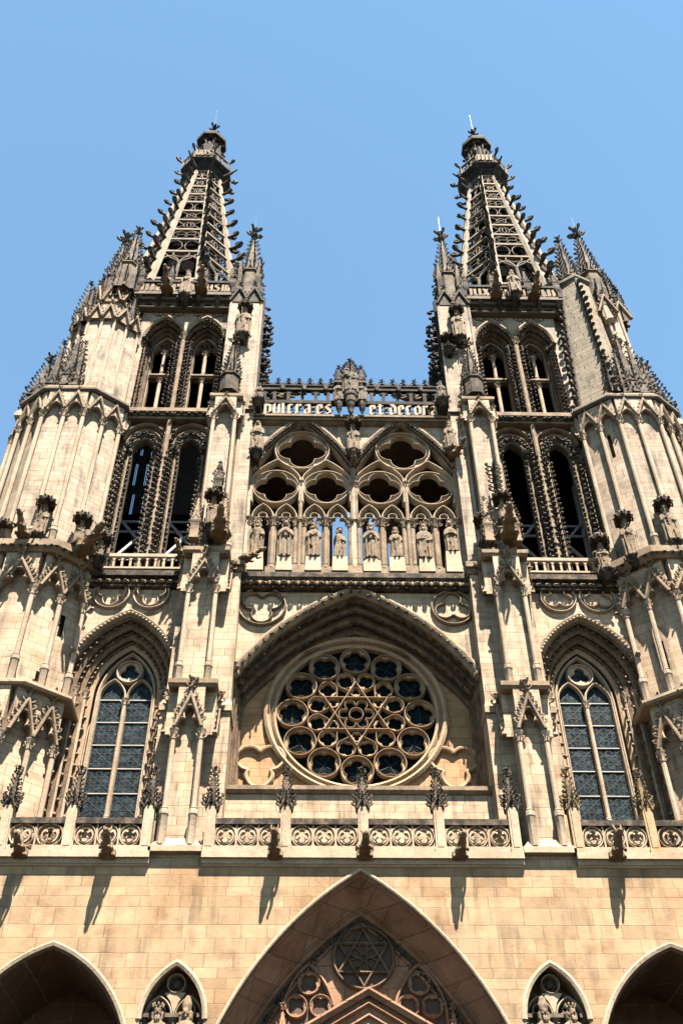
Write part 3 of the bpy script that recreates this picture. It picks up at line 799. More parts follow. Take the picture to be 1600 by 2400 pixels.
def tower(s):
    L = s < 0
    T = thing('bell_tower', ('left' if L else 'right')+(' tower with its openwork spire, gabled turret at its left edge' if L else ' tower with its openwork spire and tall plain crocketed wedge pier at its right'), 'bell tower', (s*10.6, 4, 0))
    G = Fr(s=s)
    P = lambda m, n, mat, par=None, **k: part(m, n, mat, par or T, **k)
    # ---------------- lower bay
    def worder(k):
        cx = 10.0-.17*k; hw = 2.39-1.08*k; ap = 29.6-1.4*k
        return gothic(cx, hw, 25.9, ap-25.9, 12, zb=18)
    m = MB(G); archpanel(m, 6.9, 12.7, 18, 31.3, [worder(.06)], -.9, 0); m.box(6.9, 12.7, -1.6, -.9, 16.9, 20.0); m.box(6.9, 12.7, -2.0, -1.62, 18, 31.2)
    P(m, 'window_bay_wall', M_WALL)
    m = MB(G); Q = [q for q in worder(0) if q[1] > 27.2]
    m.sweep(Q, [(-.16,-.05),(-.16,.05),(-.05,.18),(.1,.22),(.2,.1),(.2,-.05)])
    for x, z in (Q[0], Q[-1]):
        m.ell((x, .1, z-.1), (.22,.25,.2), 7, 5); m.tube([(x,.0,z-.1),(x,.45,z-.12),(x,.6,z-.05)], [.13,.12,.08], 6)
    wa = P(m, 'window_arch', M_TRIM)
    m = MB(G)
    for i in range(len(Q)-1):
        for q in (.2,.7):
            x = Q[i][0]*(1-q)+Q[i+1][0]*q; z = Q[i][1]*(1-q)+Q[i+1][1]*q
            m.ell((x,.17,z-.03), (.075,.09,.075), 6, 4)
    part(m, 'boss_row', M_PALE, wa)
    for k in (.1, .36, .62, .88):
        m = MB(G); d = -.02-.98*k
        m.sweep([q for q in worder(k)], [(-.1,d-.05),(-.1,d+.06),(0,d+.13),(.1,d+.1),(.27,d+.1),(.27,d-.4),(.1,d-.4)])
        part(m, 'arch_order', M_BRTRIM if k < .8 else M_RTRIM, wa)
    for k in (.23, .5, .76):
        d = .02-.98*k; W_ = worder(k); A = [q for q in W_ if q[1] > 25.8]
        m = MB(G); m.sweep(W_, P_roll(.06, d-.1, d-.01))
        for i in range(1, len(A)-1):
            m.ell((A[i][0], d, A[i][1]), (.07,.07,.07), 6, 4); drop(m, (A[i][0], d, A[i][1]), (RND.uniform(-.4,.4),1,-.5), .15)
        for e in (0, -1): crk_col(m, W_[e][0], d-.02, 18.8, 25.6, [((-.5 if e else .5), 1)], .55, .24)
        part(m, 'leaf_strip', M_BRTRIM, wa)
    for k in (.12, .42, .7):
        for e in (0, -1):
            m = MB(G); x = worder(k)[e][0]; d = .0-.95*k
            shaft(m, x, d-.02, 18, 26.0, .1, 8, .4); part(m, 'jamb_shaft', M_SHAFT, wa)
    W0, W1 = 9.83, 1.22
    m = MB(G)
    fr_ = gothic(W0, W1, 25.8, 2.3, 10, zb=20.1)
    m.sweep(fr_, P_roll(.16, -1.12, -.86))
    for c in (-.59, .59):
        m.sweep(gothic(W0+c, .55, 25.8, .95, 8, zb=20.1), P_roll(.11, -1.1, -.88))
    m.sweep(circ(W0, 27.13, .55, 28), P_roll(.13, -1.12, -.84), True)
    foilplate(m, W0, 27.13, .5, .22, .21, 3, -1.1, -.95, 90, 36)
    m.box(W0-1.3, W0+1.3, -1.5, -.7, 19.9, 20.12)
    lw = P(m, 'lancet_window', M_PALE)
    m = MB(G); shaft(m, W0, -.9, 20.1, 25.75, .085, 8, .3); part(m, 'mullion', M_SHAFT, lw)
    m = MB(G); m.prism([(x, z) for x, z in fr_], -1.12, -1.1); part(m, 'glass', M_GLASS, lw)
    m = MB(G)
    for z in (25.78, 24.68, 23.6, 22.52, 21.42, 20.35):
        for c in (-.59,.59): m.box(W0+c-.5, W0+c+.5, -1.1, -1.045, z-.021, z+.021)
    part(m, 'cross_bar', M_BAR, lw)
    m = MB(G)
    for c in (-.59, .59):
        for i in range(15):
            z = 20.35+i*.36; m.box(W0+c-.5, W0+c+.5, -1.1, -1.085, z-.008, z+.008)
        for i in range(6):
            z = 20.4+i*1.08
            for a in (-1,1):
                m.tube([(W0+c-.48*a,-1.088,z+.08),(W0+c+.48*a,-1.088,z+.95)], .011, 4)
                m.tube([(W0+c+.48*a,-1.088,z+.52),(W0+c,-1.088,z+.95)], .009, 4); m.tube([(W0+c+.48*a,-1.088,z+.52),(W0+c,-1.088,z+.08)], .009, 4)
        for q in (-.3,-.1,.1,.3): m.box(W0+c+q-.007, W0+c+q+.007, -1.1, -1.087, 20.15, 26.3)
    part(m, 'lead_lines', M_LEAD, lw)
    for c in (11.02, 9.22):
        m = MB(G); z = 30.68; r = .8
        m.sweep(circ(c, z, r, 32), P_roll(.11, -.02, .18), True)
        for i in range(3):
            g = (90 if not L else 270)+120*i; a = radians(g)
            m.sweep(arc(c+.44*r*cos(a), z+.44*r*sin(a), .42*r, g-118, g+118, 14), P_roll(.09, -.02, .19))
        b = P(m, 'blind_roundel', M_PALE)
        m = MB(G); m.loft([[(x,d,zz) for x,zz in circ(c,z,r*.96,32)] for d in (.004,.012)]); part(m, 'roundel_field', M_WALL, b)
    m = MB(G); m.box(6.9, 12.6, -1, .22, 31.1, 31.5); m.box(6.9, 12.6, -1, .46, 31.5, 31.78); m.hp([(6.9,.44),(12.6,.44),(12.6,-1),(6.9,-1)], 31.78, 32.02, [(6.9,.2),(12.6,.2),(12.6,-1),(6.9,-1)])
    m.sweep([(6.9,31.06),(12.6,31.06)], P_roll(.12,-.02,.26))
    c_ = P(m, 'bay_cornice', M_ORN)
    m = MB(G)
    for i in range(13):
        x = 7.4+i*.4
        for q in (-1,1): crk(m, (x+q*.03,.22,31.3), (q*.8,1,-.3), .24, (0,.3,-.6))
    part(m, 'leaf_frieze', M_TRIM, c_)
    m = MB(G); m.box(7.3, 12.3, .16, .34, 32.72, 32.9); m.box(7.3, 12.3, .16, .34, 32.0, 32.1)
    bl = P(m, 'balcony_rail', M_PALE)
    m = MB(G); nb = 13; w = 5.0/nb
    archpanel(m, 7.3, 12.3, 32.5, 32.73, [gothic(7.3+w*(i+.5), w*.42, 32.5, w*.45, 4) for i in range(nb)], .18, .3)
    for i in range(nb+1): m.box(7.3+w*i-.05, 7.3+w*i+.05, .19, .29, 32.1, 32.5)
    part(m, 'balcony_arcade', M_PALE, bl)
    # ---------------- belfry, two storeys of paired openings
    C = (8.52, 10.98)
    m = MB(G); ops = [gothic(c, .56, 40.9, .9, 8) for c in C]
    archpanel(m, 6.9, 12.6, 32, 43.0, [[(p[0][0],32)]+p+[(p[-1][0],32)] for p in ops], -1.0, -.6)
    P(m, 'belfry_wall', M_GREY)
    m = MB(G); up = [gothic(c, .68, 50.3, 1.2, 8) for c in (8.55, 10.95)]
    m.box(6.9, 12.6, -1.5, -.6, 43.0, 43.9)
    archpanel(m, 6.9, 12.6, 43.9, 54.2, [[(p[0][0],43.9)]+p+[(p[-1][0],43.9)] for p in up], -1.5, -1.25)
    big = [gothic(c, 1.13, 50.4, 2.05, 10) for c in (8.56, 10.97)]
    archpanel(m, 7.0, 12.5, 43.9, 53.2, [[(p[0][0],43.9)]+p+[(p[-1][0],43.9)] for p in big], -.75, -.5)
    P(m, 'belfry_wall', M_TOW)
    for k, c in enumerate(C):
        m = MB(G)
        m.sweep(gothic(c, 1.12, 41.55, 1.25, 8), P_roll(.2, -.62, -.3)); m.sweep(gothic(c, .92, 41.3, 1.1, 8), P_roll(.14, -.62, -.42))
        m.sweep(gothic(c, .62, 40.9, .95, 8, zb=32.2), P_roll(.07, -.7, -.52))
        bo = P(m, 'belfry_opening', M_TRIM)
        m = MB(G); A = gothic(c, .77, 41.05, 1.08, 10)
        for i in range(len(A)):
            for _ in range(2): drop(m, (A[i][0]+RND.uniform(-.05,.05), -.5, A[i][1]), (RND.uniform(-.6,.6),1,RND.uniform(-.5,.3)), .2)
        for e in (-1,1):
            m.ell((c+e*.72,-.5,40.75), (.2,.2,.24), 7, 5)
            for _ in range(5): crk(m, (c+e*.72,-.4,40.7), (RND.uniform(-1,1),1,0), .22)
            crk_col(m, c+e*.64, -.56, 33, 40.5, [(-e*.4,1)], .33, .22)
            crk_col(m, c+e*.82, -.46, 33, 40.7, [(e*.3,1)], .35, .24)
            crk_col(m, c+e*1.0, -.38, 33, 40.9, [(e*.5,.9)], .36, .24)
        part(m, 'crocket_strip', M_ORN, bo)
        for e in (-1,1):
            for q in (.72, .92, 1.1):
                m = MB(G); m.tube([(c+e*q, -.54+.06*(q>.8), 32.1),(c+e*q, -.54+.06*(q>.8), 40.9)], .06, 8); part(m, 'jamb_shaft', M_TRIM, bo)
    m = MB(G); shaft(m, 9.77, -.24, 33.0, 50.6, .13, 8, .5); P(m, 'centre_shaft', M_TRIM)
    m = MB(G)
    for e in (-1,1):
        crk_col(m, 9.77+e*.22, -.36, 33.2, 42.4, [(e*.4,1)], .36, .24)
        crk_col(m, 9.77+e*.2, -.36, 44.2, 50.2, [(e*.4,1)], .36, .22)
        crk_col(m, 9.77+e*.42, -.42, 44.2, 50.2, [(e*.7,.9)], .34, .22)
    P(m, 'crocket_strip', M_ORN)
    m = MB(G); m.box(7.0, 12.4, -.8, -.1, 42.95, 43.35); m.box(7.0, 12.4, -.8, .1, 43.35, 43.62); m.box(7.2, 12.2, -1.5, -.3, 43.62, 43.9)
    st = P(m, 'belfry_string', M_TRIM)
    m = MB(G); m.box(7.1, 12.4, -.14, -.08, 43.12, 43.22)
    for i in range(14):
        for _ in range(2): drop(m, (7.2+i*.39+RND.uniform(-.1,.1), -.1, 43.2), (RND.uniform(-.5,.5),1,.1), .26)
    part(m, 'leaf_frieze', M_ORN, st)
    for k, c in enumerate((8.56, 10.97)):
        m = MB(G)
        m.sweep(gothic(c, 1.17, 50.4, 2.15, 10), [(-.1,-.5),(-.1,-.34),(0,-.26),(.12,-.3),(.12,-.5)])
        bo = P(m, 'belfry_opening', M_TRIM)
        for j, (hw, d, rise) in enumerate(((1.06,-.6,1.9),(.92,-.82,1.65),(.78,-1.05,1.4))):
            m = MB(G); m.sweep(gothic(c, hw, 50.35, rise, 9, zb=44), P_roll(.13, d-.2, d+.08)); part(m, 'arch_order', M_BRTRIM, bo)
        m = MB(G)
        for hw, d, rise in ((1.12,-.45,1.98),(.98,-.68,1.7)):
            A = gothic(c, hw, 50.35, rise, 9)
            for i in range(1, len(A)-1): m.ell((A[i][0],d,A[i][1]), (.06,.07,.06), 6, 4); drop(m, (A[i][0],d,A[i][1]), (RND.uniform(-.4,.4),1,-.5), .15)
            for e in (-1,1): crk_col(m, c+e*hw, d, 44.2, 50.3, [(-e*.4,1)], .34, .22)
        for e in (-1,1):
            for hw, d in ((1.05,-.45),(.8,-.75)):
                m.ell((c+e*hw,d,50.3), (.16,.16,.16), 6, 4)
                for _ in range(4): crk(m, (c+e*hw,d+.05,50.25), (RND.uniform(-1,1),1,0), .18)
        part(m, 'crocket_strip', M_ORN, bo)
        m = MB(G); d0, d1 = -1.55, -1.3
        m.box(c-.62, c+.62, -1.6, -1.2, 47.78, 47.98); m.box(c-.66, c+.66, -1.4, -1.1, 47.9, 48.02)
        for e in (-.34,.34):
            m.sweep(trefarch(c+e, .29, 50.2), P_roll(.07, d0, d1)); m.sweep(gothic(c+e, .33, 50.2, .6, 6, zb=44), P_roll(.07, d0, d1))
        m.sweep(circ(c, 50.98, .2, 16), P_roll(.06, d0, d1), True)
        part(m, 'belfry_tracery', M_TRIM, bo)
        for a, b in ((44.0,47.75),(47.98,50.3)):
            m = MB(G); shaft(m, c, -1.34, a, b, .11, 8, .3, .35); part(m, 'mullion', M_SHAFT, bo)
    m = MB(G)
    for c in (8.56, 10.97):
        for e in (-.62, 0, .62):
            m.sweep(arc(c+e, 53.1, .3, 180, 360, 8), P_roll(.05, -.52, -.44)); m.sweep([(c+e,53.1),(c+e,52.75)], P_roll(.04,-.52,-.44))
        m.sweep(arc(c+.6, 53.2, 1.15, 200, 250, 8), P_roll(.05,-.52,-.44)); m.sweep(arc(c-.6, 53.2, 1.15, 290, 340, 8), P_roll(.05,-.52,-.44))
    P(m, 'blind_tracery', M_GREY)
    m = MB(G); m.box(6.95, 13.0, -1.5, -.15, 53.2, 53.75); m.box(6.95, 13.05, -1.5, .1, 53.75, 54.0); m.box(6.95, 13.1, -1.5, .3, 54.0, 54.25); m.sweep([(6.95,53.2),(13,53.2)], P_roll(.16,-.5,-.05))
    ct = P(m, 'corbel_table', M_GREY)
    m = MB(G)
    for i in range(10):
        x = 7.4+i*.6
        if i % 2: m.tube([(x,-.2,53.3),(x,.1,53.5),(x,.3,53.85)], [.12,.13,.16], 6); m.ell((x,.22,53.72),(.14,.16,.15),6,5)
        else:
            for q in (-1,0,1): m.ell((x+q*.12,-.08,53.48-.05*(q==0)), (.09,.09,.08), 6, 4)
    part(m, 'corbel_head', M_ORN, ct)
    m = MB(G); m.box(7.0, 13.1, .08, .28, 54.25, 54.36); m.box(7.0, 13.1, .06, .34, 55.22, 55.42)
    for x in (7.1, 8.95, 11.1, 12.98): m.box(x-.13, x+.13, .04, .34, 54.25, 55.3)
    pp = P(m, 'parapet', M_DARK)
    m = MB(Fr(s=1))
    wds = [('ina',-12.8,-11.25),('e',-10.9,-10.2),('n',-9.75,-9.1),('usm',-8.8,-7.25)] if L else [('jux',7.3,8.75),('iu',9.1,9.85),('iu',10.35,10.95),('iiui',11.3,12.85)]
    for wd, a, b in wds:
        m = MB(Fr(s=1)); letters(m, wd, a, b, 54.42, .74, .1, .28); part(m, 'inscription', M_TRIM, pp)
    m = MB(G)
    for i in range(16): x = 7.3+i*.37; m.box(x-.025, x+.025, .12, .18, 54.36, 55.22)
    part(m, 'letter_stays', M_DARK, pp)
    # ---------------- body of the tower behind the front
    m = MB(G)
    m.box(5.35, 6.3, -9, -.3, 31.5, 53.9); m.box(14.8, 15.8, -9, -.5, 18, 53.9); m.box(6.3, 14.8, -9, -1.5, 53.6, 54.1); m.box(12.5, 14.8, -1.5, -.7, 18, 54)
    m.box(6.3, 14.8, -9, -1.6, 30.6, 31.4)
    P(m, 'tower_side_wall', M_GREY)
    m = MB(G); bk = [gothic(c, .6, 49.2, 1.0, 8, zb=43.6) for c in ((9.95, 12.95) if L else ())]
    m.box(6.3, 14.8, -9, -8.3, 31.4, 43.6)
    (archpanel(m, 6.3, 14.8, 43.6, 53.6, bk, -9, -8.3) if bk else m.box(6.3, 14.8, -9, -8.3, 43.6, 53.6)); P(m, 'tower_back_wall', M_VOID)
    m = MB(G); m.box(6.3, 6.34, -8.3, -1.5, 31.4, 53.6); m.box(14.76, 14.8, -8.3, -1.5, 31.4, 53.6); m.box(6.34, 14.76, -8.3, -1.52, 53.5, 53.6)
    P(m, 'belfry_shade_lining', M_VOID)  # black sheets over the inner walls, painting the belfry's shade
    for c in ((9.95, 12.95) if L else ()):
        for seg in ((43.7,45.6),(46.2,48.3),(48.9,50.8)):
            m = MB(G); n = 11
            for i in range(n):
                x = c-.68+1.36*i/(n-1); w_ = .062 if c < 10 else .064 if (i*7+int(seg[0])) % 5 else .02; m.box(x-w_, x+w_, -8.6, -8.5, seg[0], seg[1])
            m.box(c-.7, c+.7, -8.62, -8.48, seg[1]-.02, seg[1]+.64 if seg[1] < 50 else 52)
            P(m, 'louvre', M_WOOD)
    # ---------------- inner pier, four stages
    m = MB(G)
    m.box(5.55, 7.5, -1.5, 1.95, 17.03, 17.55); solid(m, [(6.08,-1.72),(7.12,-1.72),(7.12,1),(6.08,1)], 17.5, 24.4)
    P(m, 'inner_pier', M_WALL)
    m = MB(G); m.hp([(5.62,2.25),(7.5,2.25),(7.5,0),(5.62,0)], 17.5, 17.72); m.hp([(5.66,2.2),(7.46,2.2),(7.46,0),(5.66,0)], 17.72, 18.15, [(5.95,1.85),(7.2,1.85),(7.2,0),(5.95,0)])
    P(m, 'pier_plinth', M_PALE)
    def pier_head(v0, vs, vtop, gp, ux0, ux1, yf, depth, name, style=1):
        arcade(T, s, (ux0, yf), (ux1, yf), 1, v0, vs, vtop, gp, style)
        arcade(T, s, (ux0, yf+depth), (ux0, yf), 1, v0, vs, vtop, gp, style, None, (1,0), crn=4)
        arcade(T, s, (ux1, yf), (ux1, yf+depth), 1, v0, vs, vtop, gp, style, None, (0,1), crn=4)
        m = MB(G); ledge(m, [(ux0-.3,yf-.34),(ux1+.3,yf-.34),(ux1+.3,yf+depth),(ux0-.3,yf+depth)] if style else [(ux0-.16,yf-.18),(ux1+.16,yf-.18),(ux1+.16,yf+depth),(ux0-.16,yf+depth)], vtop-.05, vtop+.28, .16, .14)
        P(m, name, M_TRIM)
    pier_head(18.95, 22.45, 24.42, 23.95, 6.08, 7.12, -1.72, 1.0, 'pier_ledge')
    m = MB(G); m.box(5.15, 7.95, -.3, .9, 17, 24.0); m.box(5.1, 8.0, -.3, 1.02, 24.0, 24.3); m.hp([(5.1,1.0),(8,1.0),(8,0),(5.1,0)], 24.3, 24.7, [(5.2,.75),(7.9,.75),(7.9,0),(5.2,0)])
    P(m, 'pier_slab', M_WALL)
    m = MB(G); solid(m, [(6.12,-1.38),(7.3,-1.38),(7.3,.5),(6.12,.5)], 24.4, 32.0); m.box(5.2, 7.85, -.3, .7, 24.4, 31.5)
    P(m, 'inner_pier', M_WALL)
    m = MB(G); m.box(5.1, 7.95, -.3, .78, 31.5, 31.8); m.box(5.05, 8.0, -.3, .95, 31.8, 32.1); P(m, 'pier_cornice', M_TRIM)
    pier_head(25.6, 29.85, 31.75, 31.2, 6.12, 7.3, -1.38, .9, 'pier_cornice')
    m = MB(G); solid(m, [(6.05,-1.0),(7.25,-1.0),(7.25,.5),(6.05,.5)], 32, 43.0); m.box(5.25, 7.4, -1.2, .5, 32, 43.0)
    P(m, 'inner_pier', M_TOW)
    m = MB(G); m.box(5.15, 6.2, -.6, .62, 43.0, 43.3); m.box(5.15,6.2,-.6,.5,42.8,43.0); P(m, 'pier_ledge', M_TOW)
    pier_head(33.2, 41.7, 43.0, 42.85, 6.1, 7.2, -1.15, .6, 'pier_ledge', 0)
    m = MB(G); m.box(5.3, 7.15, -1.6, .45, 43.2, 53.4)
    for x in (5.3, 7.15): m.tube([(x,.45,43.2),(x,.45,53.2)], .08, 8)
    m.box(6.1,6.3,.44,.5,43.3,53.0)
    P(m, 'inner_pier', M_TOW)
    m = MB(G)
    for c in (5.78, 6.68):
        m.prism([(c-.5,53.0),(c,54.3),(c+.5,53.0)], -.4, .5); gable(m, c, .52, 53.0, 54.35, .45, .09, 4, .16, .4, .2)
    m2 = m; P(m, 'pier_gable', M_ORN)
    fs_ = Fr(5.3, 1.2, -pi/2, s)
    m = MB(fs_)
    for u_ in (0, 1.2): m.tube([(u_,.05,43.2),(u_,.05,54)], .14, 6)
    for q in range(14): drop(m, (0, .15, 44+q*.7), (RND.uniform(-.5,.5),1,.2), .38)
    for q in range(14): drop(m, (1.2, .1, 44+q*.7), (RND.uniform(-.5,.5),1,.2), .38)
    for y_ in (-1.0,-2.5):
        m.box(y_-.2, y_+.2, 0, .35, 43, 49); m.lathe(y_, .2, [(.3,49),(.05,51.2)], 4)
        for q in range(9): drop(m, (y_, .35, 43.5+q*.6), (RND.uniform(-.6,.6),1,.2), .34); 
    for z_ in (45.5, 48.6, 51.2):
        m.box(-.4, 1.2, 0, .3, z_, z_+.2)
        for q in range(4): crk(m, (q*.4-.2, .3, z_), (0,1,0), .34)
    P(m, 'side_crockets', M_DARK)
    m = MB(G); pinnacle(m, 6.6, 1.0, 43.6, 1.3, 2.9, .48, 8, 9, .22); P(m, 'pinnacle', M_ORN)
    m = MB(G); pinnacle(m, 6.25, -.45, 53.6, 3.3, 4.4, .62, 8, 8, .3, fs=1.15)
    for a in range(4):
        b = a*pi/2+pi/4; m.lathe(6.25+.85*cos(b), -.45+.85*sin(b), [(.22,53.6),(.22,56.0),(.27,56.1),(.03,57.9)], 4)
        for q in range(6):
            e = b+RND.uniform(-.8,.8); crk(m, (6.25+1.0*cos(b), -.45+1.0*sin(b), 55.9+q*.32), (cos(e),sin(e),.1), .22)
    pn_ = P(m, 'pinnacle', M_SPIRE)
    m = MB(G); m.tube([(6.25,-.45,62.9),(6.27,-.45,64.8)], [.016,.008], 5); part(m, 'lightning_rod', M_ROD, pn_)
    # ---------------- outer turret
    b1 = [(11.95,2.5),(11.95,-.65),(13.55,-1.9),(15.6,-1.9),(17.3,-.65),(17.3,2.5)]
    b2 = [(12.1,2.5),(12.1,-.2),(13.85,-1.5),(15.7,-1.5),(17.4,-.2),(17.4,2.5)]
    b1 = off(b1,-.15); b2 = off(b2,-.15)
    b3 = [(12.3,2.5),(12.3,-.15),(13.85,-1.3),(15.85,-1.3),(17.3,-.15),(17.3,2.5)]
    m = MB(G); solid(m, b1, 16.9, 24.35); P(m, 'turret_stage', M_WALL)
    m = MB(G); solid(m, b2, 24.3, 31.9); P(m, 'turret_stage', M_WALL)
    m = MB(G); solid(m, b3, 31.8, 43.2); P(m, 'turret_stage', M_TOW)
    for b, nbs, v0, vs, vt, gp, stl, cn in ((b1,(1,2,1,2),18.6,22.35,24.35,23.95,1,5),(b2,(1,2,1,2),25.9,29.75,31.7,31.2,1,6),(b3,(1,2,2,2),33.2,41.6,43.1,42.95,0,4)):
        for i in range(4):
            if i == 0 and b is b1: continue
            p, q = b[i], b[i+1]
            if i == 0: p = (p[0], q[1]+1.1)
            arcade(T, s, p, q, nbs[i], v0, vs, vt, gp, stl, None, (1,1) if i == 3 else (1, 0) if i else (1,0), .11, crn=cn)
    m = MB(G); ledge(m, off(b1,.46), 24.36, 24.56, .1, .12); P(m, 'turret_ledge', M_PALE)
    m = MB(G); ledge(m, off(b2,.38), 31.65, 32.25, .3, .25); tc = P(m, 'turret_cornice', M_TRIM)
    for i in range(1,4):
        fr, W = face(off(b2,.5)[i], off(b2,.5)[i+1], s); mm = MB(fr); n = int(W/.36)
        mm.box(0, W, -.1, .03, 31.86, 31.94)
        for j in range(n):
            for q in (-1,1): crk(mm, (W*(j+.5)/n+q*.03, .05, 31.92), (q*.8,1,-.2), .22, (0,.3,-.6))
        part(mm, 'leaf_frieze', M_ORN, tc)
    m = MB(G); ledge(m, off(b3,.26), 43.12, 43.36, .12, .3); P(m, 'turret_ledge', M_GREY)
    if 1:                                       # arrow slits
        for u, v0, v1 in (((.82,39.4,40.85),(.86,36.5,38.0)) if L else ((1.25,39.3,40.9),(.9,38.2,38.5))):
            m = MB(face(b3[1], b3[2], s)[0]); m.box(u-.085, u+.085, -.05, .02, v0, v1); P(m, 'arrow_slit', M_VOID)
        for u, v0, v1 in (((1.2,25.5,25.95),(.7,28.0,29.1)) if L else ((1.1,25.9,27.8),)):
            m = MB(face(b2[1], b2[2], s)[0]); m.box(u-.1, u+.1, -.05, .02, v0, v1); P(m, 'arrow_slit', M_VOID)
    # upper turret
    if L:
        b4 = [(12.4,2.5),(12.4,.1),(13.55,-.95),(15.2,-.95),(16.3,0),(16.3,2.5)]
        m = MB(G); solid(m, b4, 43.3, 50.6, off(b4,-.12)); P(m, 'turret_stage', M_TOW)
        bb = off(b4,-.08)
        for i in range(1,4):
            fr, W = face(bb[i], bb[i+1], s); nb = 2 if i == 1 else 2
            m = MB(fr)
            for j in range(nb):
                c = W*(j+.5)/nb; hw = W/nb/2
                m.prism([(c-hw,49.9),(c-hw,50.5),(c,51.4),(c+hw,50.5),(c+hw,49.9)], -.3, .14) if 0 else None
                m.prism([(c-hw*.98,50.4),(c,51.5),(c+hw*.98,50.4)], -.3, .16)
                gable(m, c, hw, 50.4, 51.55, .14, .08, 4, .17, .4, .2)
            P(m, 'turret_gablet', M_TRIM)
            for j in range(nb+1):
                if j == nb and i < 3: continue
                m = MB(fr); shaft(m, W*j/nb, .04, 44.0, 50.5, .085, 8, .3); P(m, 'shaft', M_SHAFT)
        b5 = [(12.9,2.2),(12.9,.5),(13.7,-.35),(14.9,-.35),(15.7,.5),(15.7,2.2)]
        m = MB(G); solid(m, b5, 50.5, 54.4, off(b5,-.1)); P(m, 'turret_stage', M_TOW)
        bb = off(b5,-.08)
        for i in range(1,4):
            fr, W = face(bb[i], bb[i+1], s); m = MB(fr); c = W/2
            m.prism([(c-W*.5,53.0),(c,54.9),(c+W*.5,53.0)], -.3, .12); gable(m, c, W*.52, 53.0, 55.0, .1, .09, 5, .2, .5, .2)
            P(m, 'turret_gablet', M_TRIM)
            m = MB(fr)
            for x, z in ((c-.17,53.45),(c+.17,53.45),(c,53.95)): m.box(x-.11, x+.11, .1, .13, z-.17, z+.17)
            P(m, 'gablet_opening', M_VOID)
        spl = ((14.95,-1.2,54.2,3.0,4.3,.62,2.0),(13.85,.05,54.2,2.6,4.0,.6,1.2))
    else:
        w0 = [(12.5,2.5),(12.5,-.1),(14.05,-1.3),(15.3,-.6),(15.3,2.5)]; w1 = [(13.25,2.5),(13.25,-.0),(14.1,-.65),(14.95,-.2),(14.95,2.5)]
        m = MB(G); solid(m, w0, 43.3, 55.9, w1); P(m, 'wedge_pier', M_ROUGH)
        m = MB(G); ledge(m, w1, 55.8, 56.15, .14, .3); P(m, 'pier_ledge', M_GREY)
        m = MB(G)
        for i in range(17):
            q = (i+.5)/17.5; z = 43.8+12*q
            for A, B, o in ((w0[2],w1[2],(.05,1)),(w0[1],w1[1],(-1,.4))):
                x = A[0]+(B[0]-A[0])*q; y = A[1]+(B[1]-A[1])*q
                drop(m, (x,-y,z), (o[0],o[1],.1), .42)
        for A, B in ((w0[2],w1[2]),(w0[1],w1[1])): m.tube([(A[0],-A[1],43.4),(B[0],-B[1],55.8)], .09, 6)
        P(m, 'edge_crockets', M_ORN)
        b4 = [(15.2,2.5),(15.2,-.3),(15.5,-.5),(16.5,-.2),(16.9,.6),(16.9,2.5)]
        m = MB(G); solid(m, b4, 43.3, 53.6, off(b4,-.15)); P(m, 'turret_stage', M_TOW)
        m = MB(G)
        for x, y, z in ((15.5,-.5,53),(16.4,-.15,53)):
            m.tube([(x,-y+.05,43.8),(x-.1,-y,z)], .09, 8)
        for z in (47.5,49.5,51.5): m.lathe(15.5, .5, [(.16,z-.2),(.36,z),(.2,z+.25)], 8)
        P(m, 'shaft', M_SHAFT)
        m = MB(G)
        gable(m, 15.6, .55, 52.6, 54.3, .35, .09, 4, .18, .4, .2); gable(m, 16.5, .5, 52.3, 53.9, .1, .09, 4, .18, .4, .2); P(m, 'turret_gablet', M_TRIM)
        spl = ((15.75,-.9,53.5,4.6,4.6,.62,2.0),(13.98,-.05,55.9,.5,4.4,.52,1.1),(16.7,-1.0,53.0,2.6,2.8,.42,1.0))
    for i, (u, d, z, hs, hp_, r, fs) in enumerate(spl):
        m = MB(G); pinnacle(m, u, d, z, hs, hp_, r, 8, 8, .34, fs=fs*.62)
        for k_ in range(8):
            b_ = k_*pi/4+.2
            if hs < 1: break
            x_, y_ = u+(r+.1)*cos(b_), d+(r+.1)*sin(b_); h_ = hs*(.8 if k_ % 2 else .62)
            m.lathe(x_, y_, [(.15,z),(.15,z+h_*.7),(.19,z+h_*.74),(.02,z+h_*.74+1.1)], 4)
            for q_ in range(5): crk(m, (x_+.1*cos(b_), y_+.1*sin(b_), z+h_*.74+.1+q_*.2), (cos(b_),sin(b_),.1), .17)
            crk(m, (x_+.1*cos(b_), y_+.1*sin(b_), z+h_*.4), (cos(b_),sin(b_),.1), .2)
        pn_ = P(m, 'pinnacle', M_SPIRE)
        if i == 0:
            zt = z+hs+hp_+.9; m = MB(G); m.tube([(u,d,zt),(u+.03,d,zt+2.3)], [.016,.008], 5); part(m, 'lightning_rod', M_ROD, pn_)
    for u, d, z, hs, hp_, r in (((15.25,1.2,43.8,.8,3.6,.27),(14.8,1.3,43.7,.5,3.1,.21),(15.6,1.0,43.7,.5,3.2,.22),(16.3,.55,43.8,.8,3.6,.27),(15.9,.2,50.5,1.2,3.0,.25),(15.45,.6,50.4,.6,2.6,.2),(12.95,.2,50.5,.6,2.4,.2)) if L else
                               ((14.1,1.4,43.7,.5,2.6,.21),(15.15,1.25,43.8,.9,3.9,.26),(14.75,1.3,43.7,.5,3.0,.2),(15.7,1.15,43.8,.8,3.5,.25),(16.2,.8,43.7,.6,3.0,.22),(16.6,.5,43.8,.7,3.0,.24))):
        m = MB(G); pinnacle(m, u, d, z, hs, hp_, r, 4, 7, .24); P(m, 'pinnacle', M_ORN)
    # side buttress behind the turret
    m = MB(G); m.box(16.6, 17.95, -3.4, -.55, 0, 43.2); P(m, 'side_buttress', M_TOW)
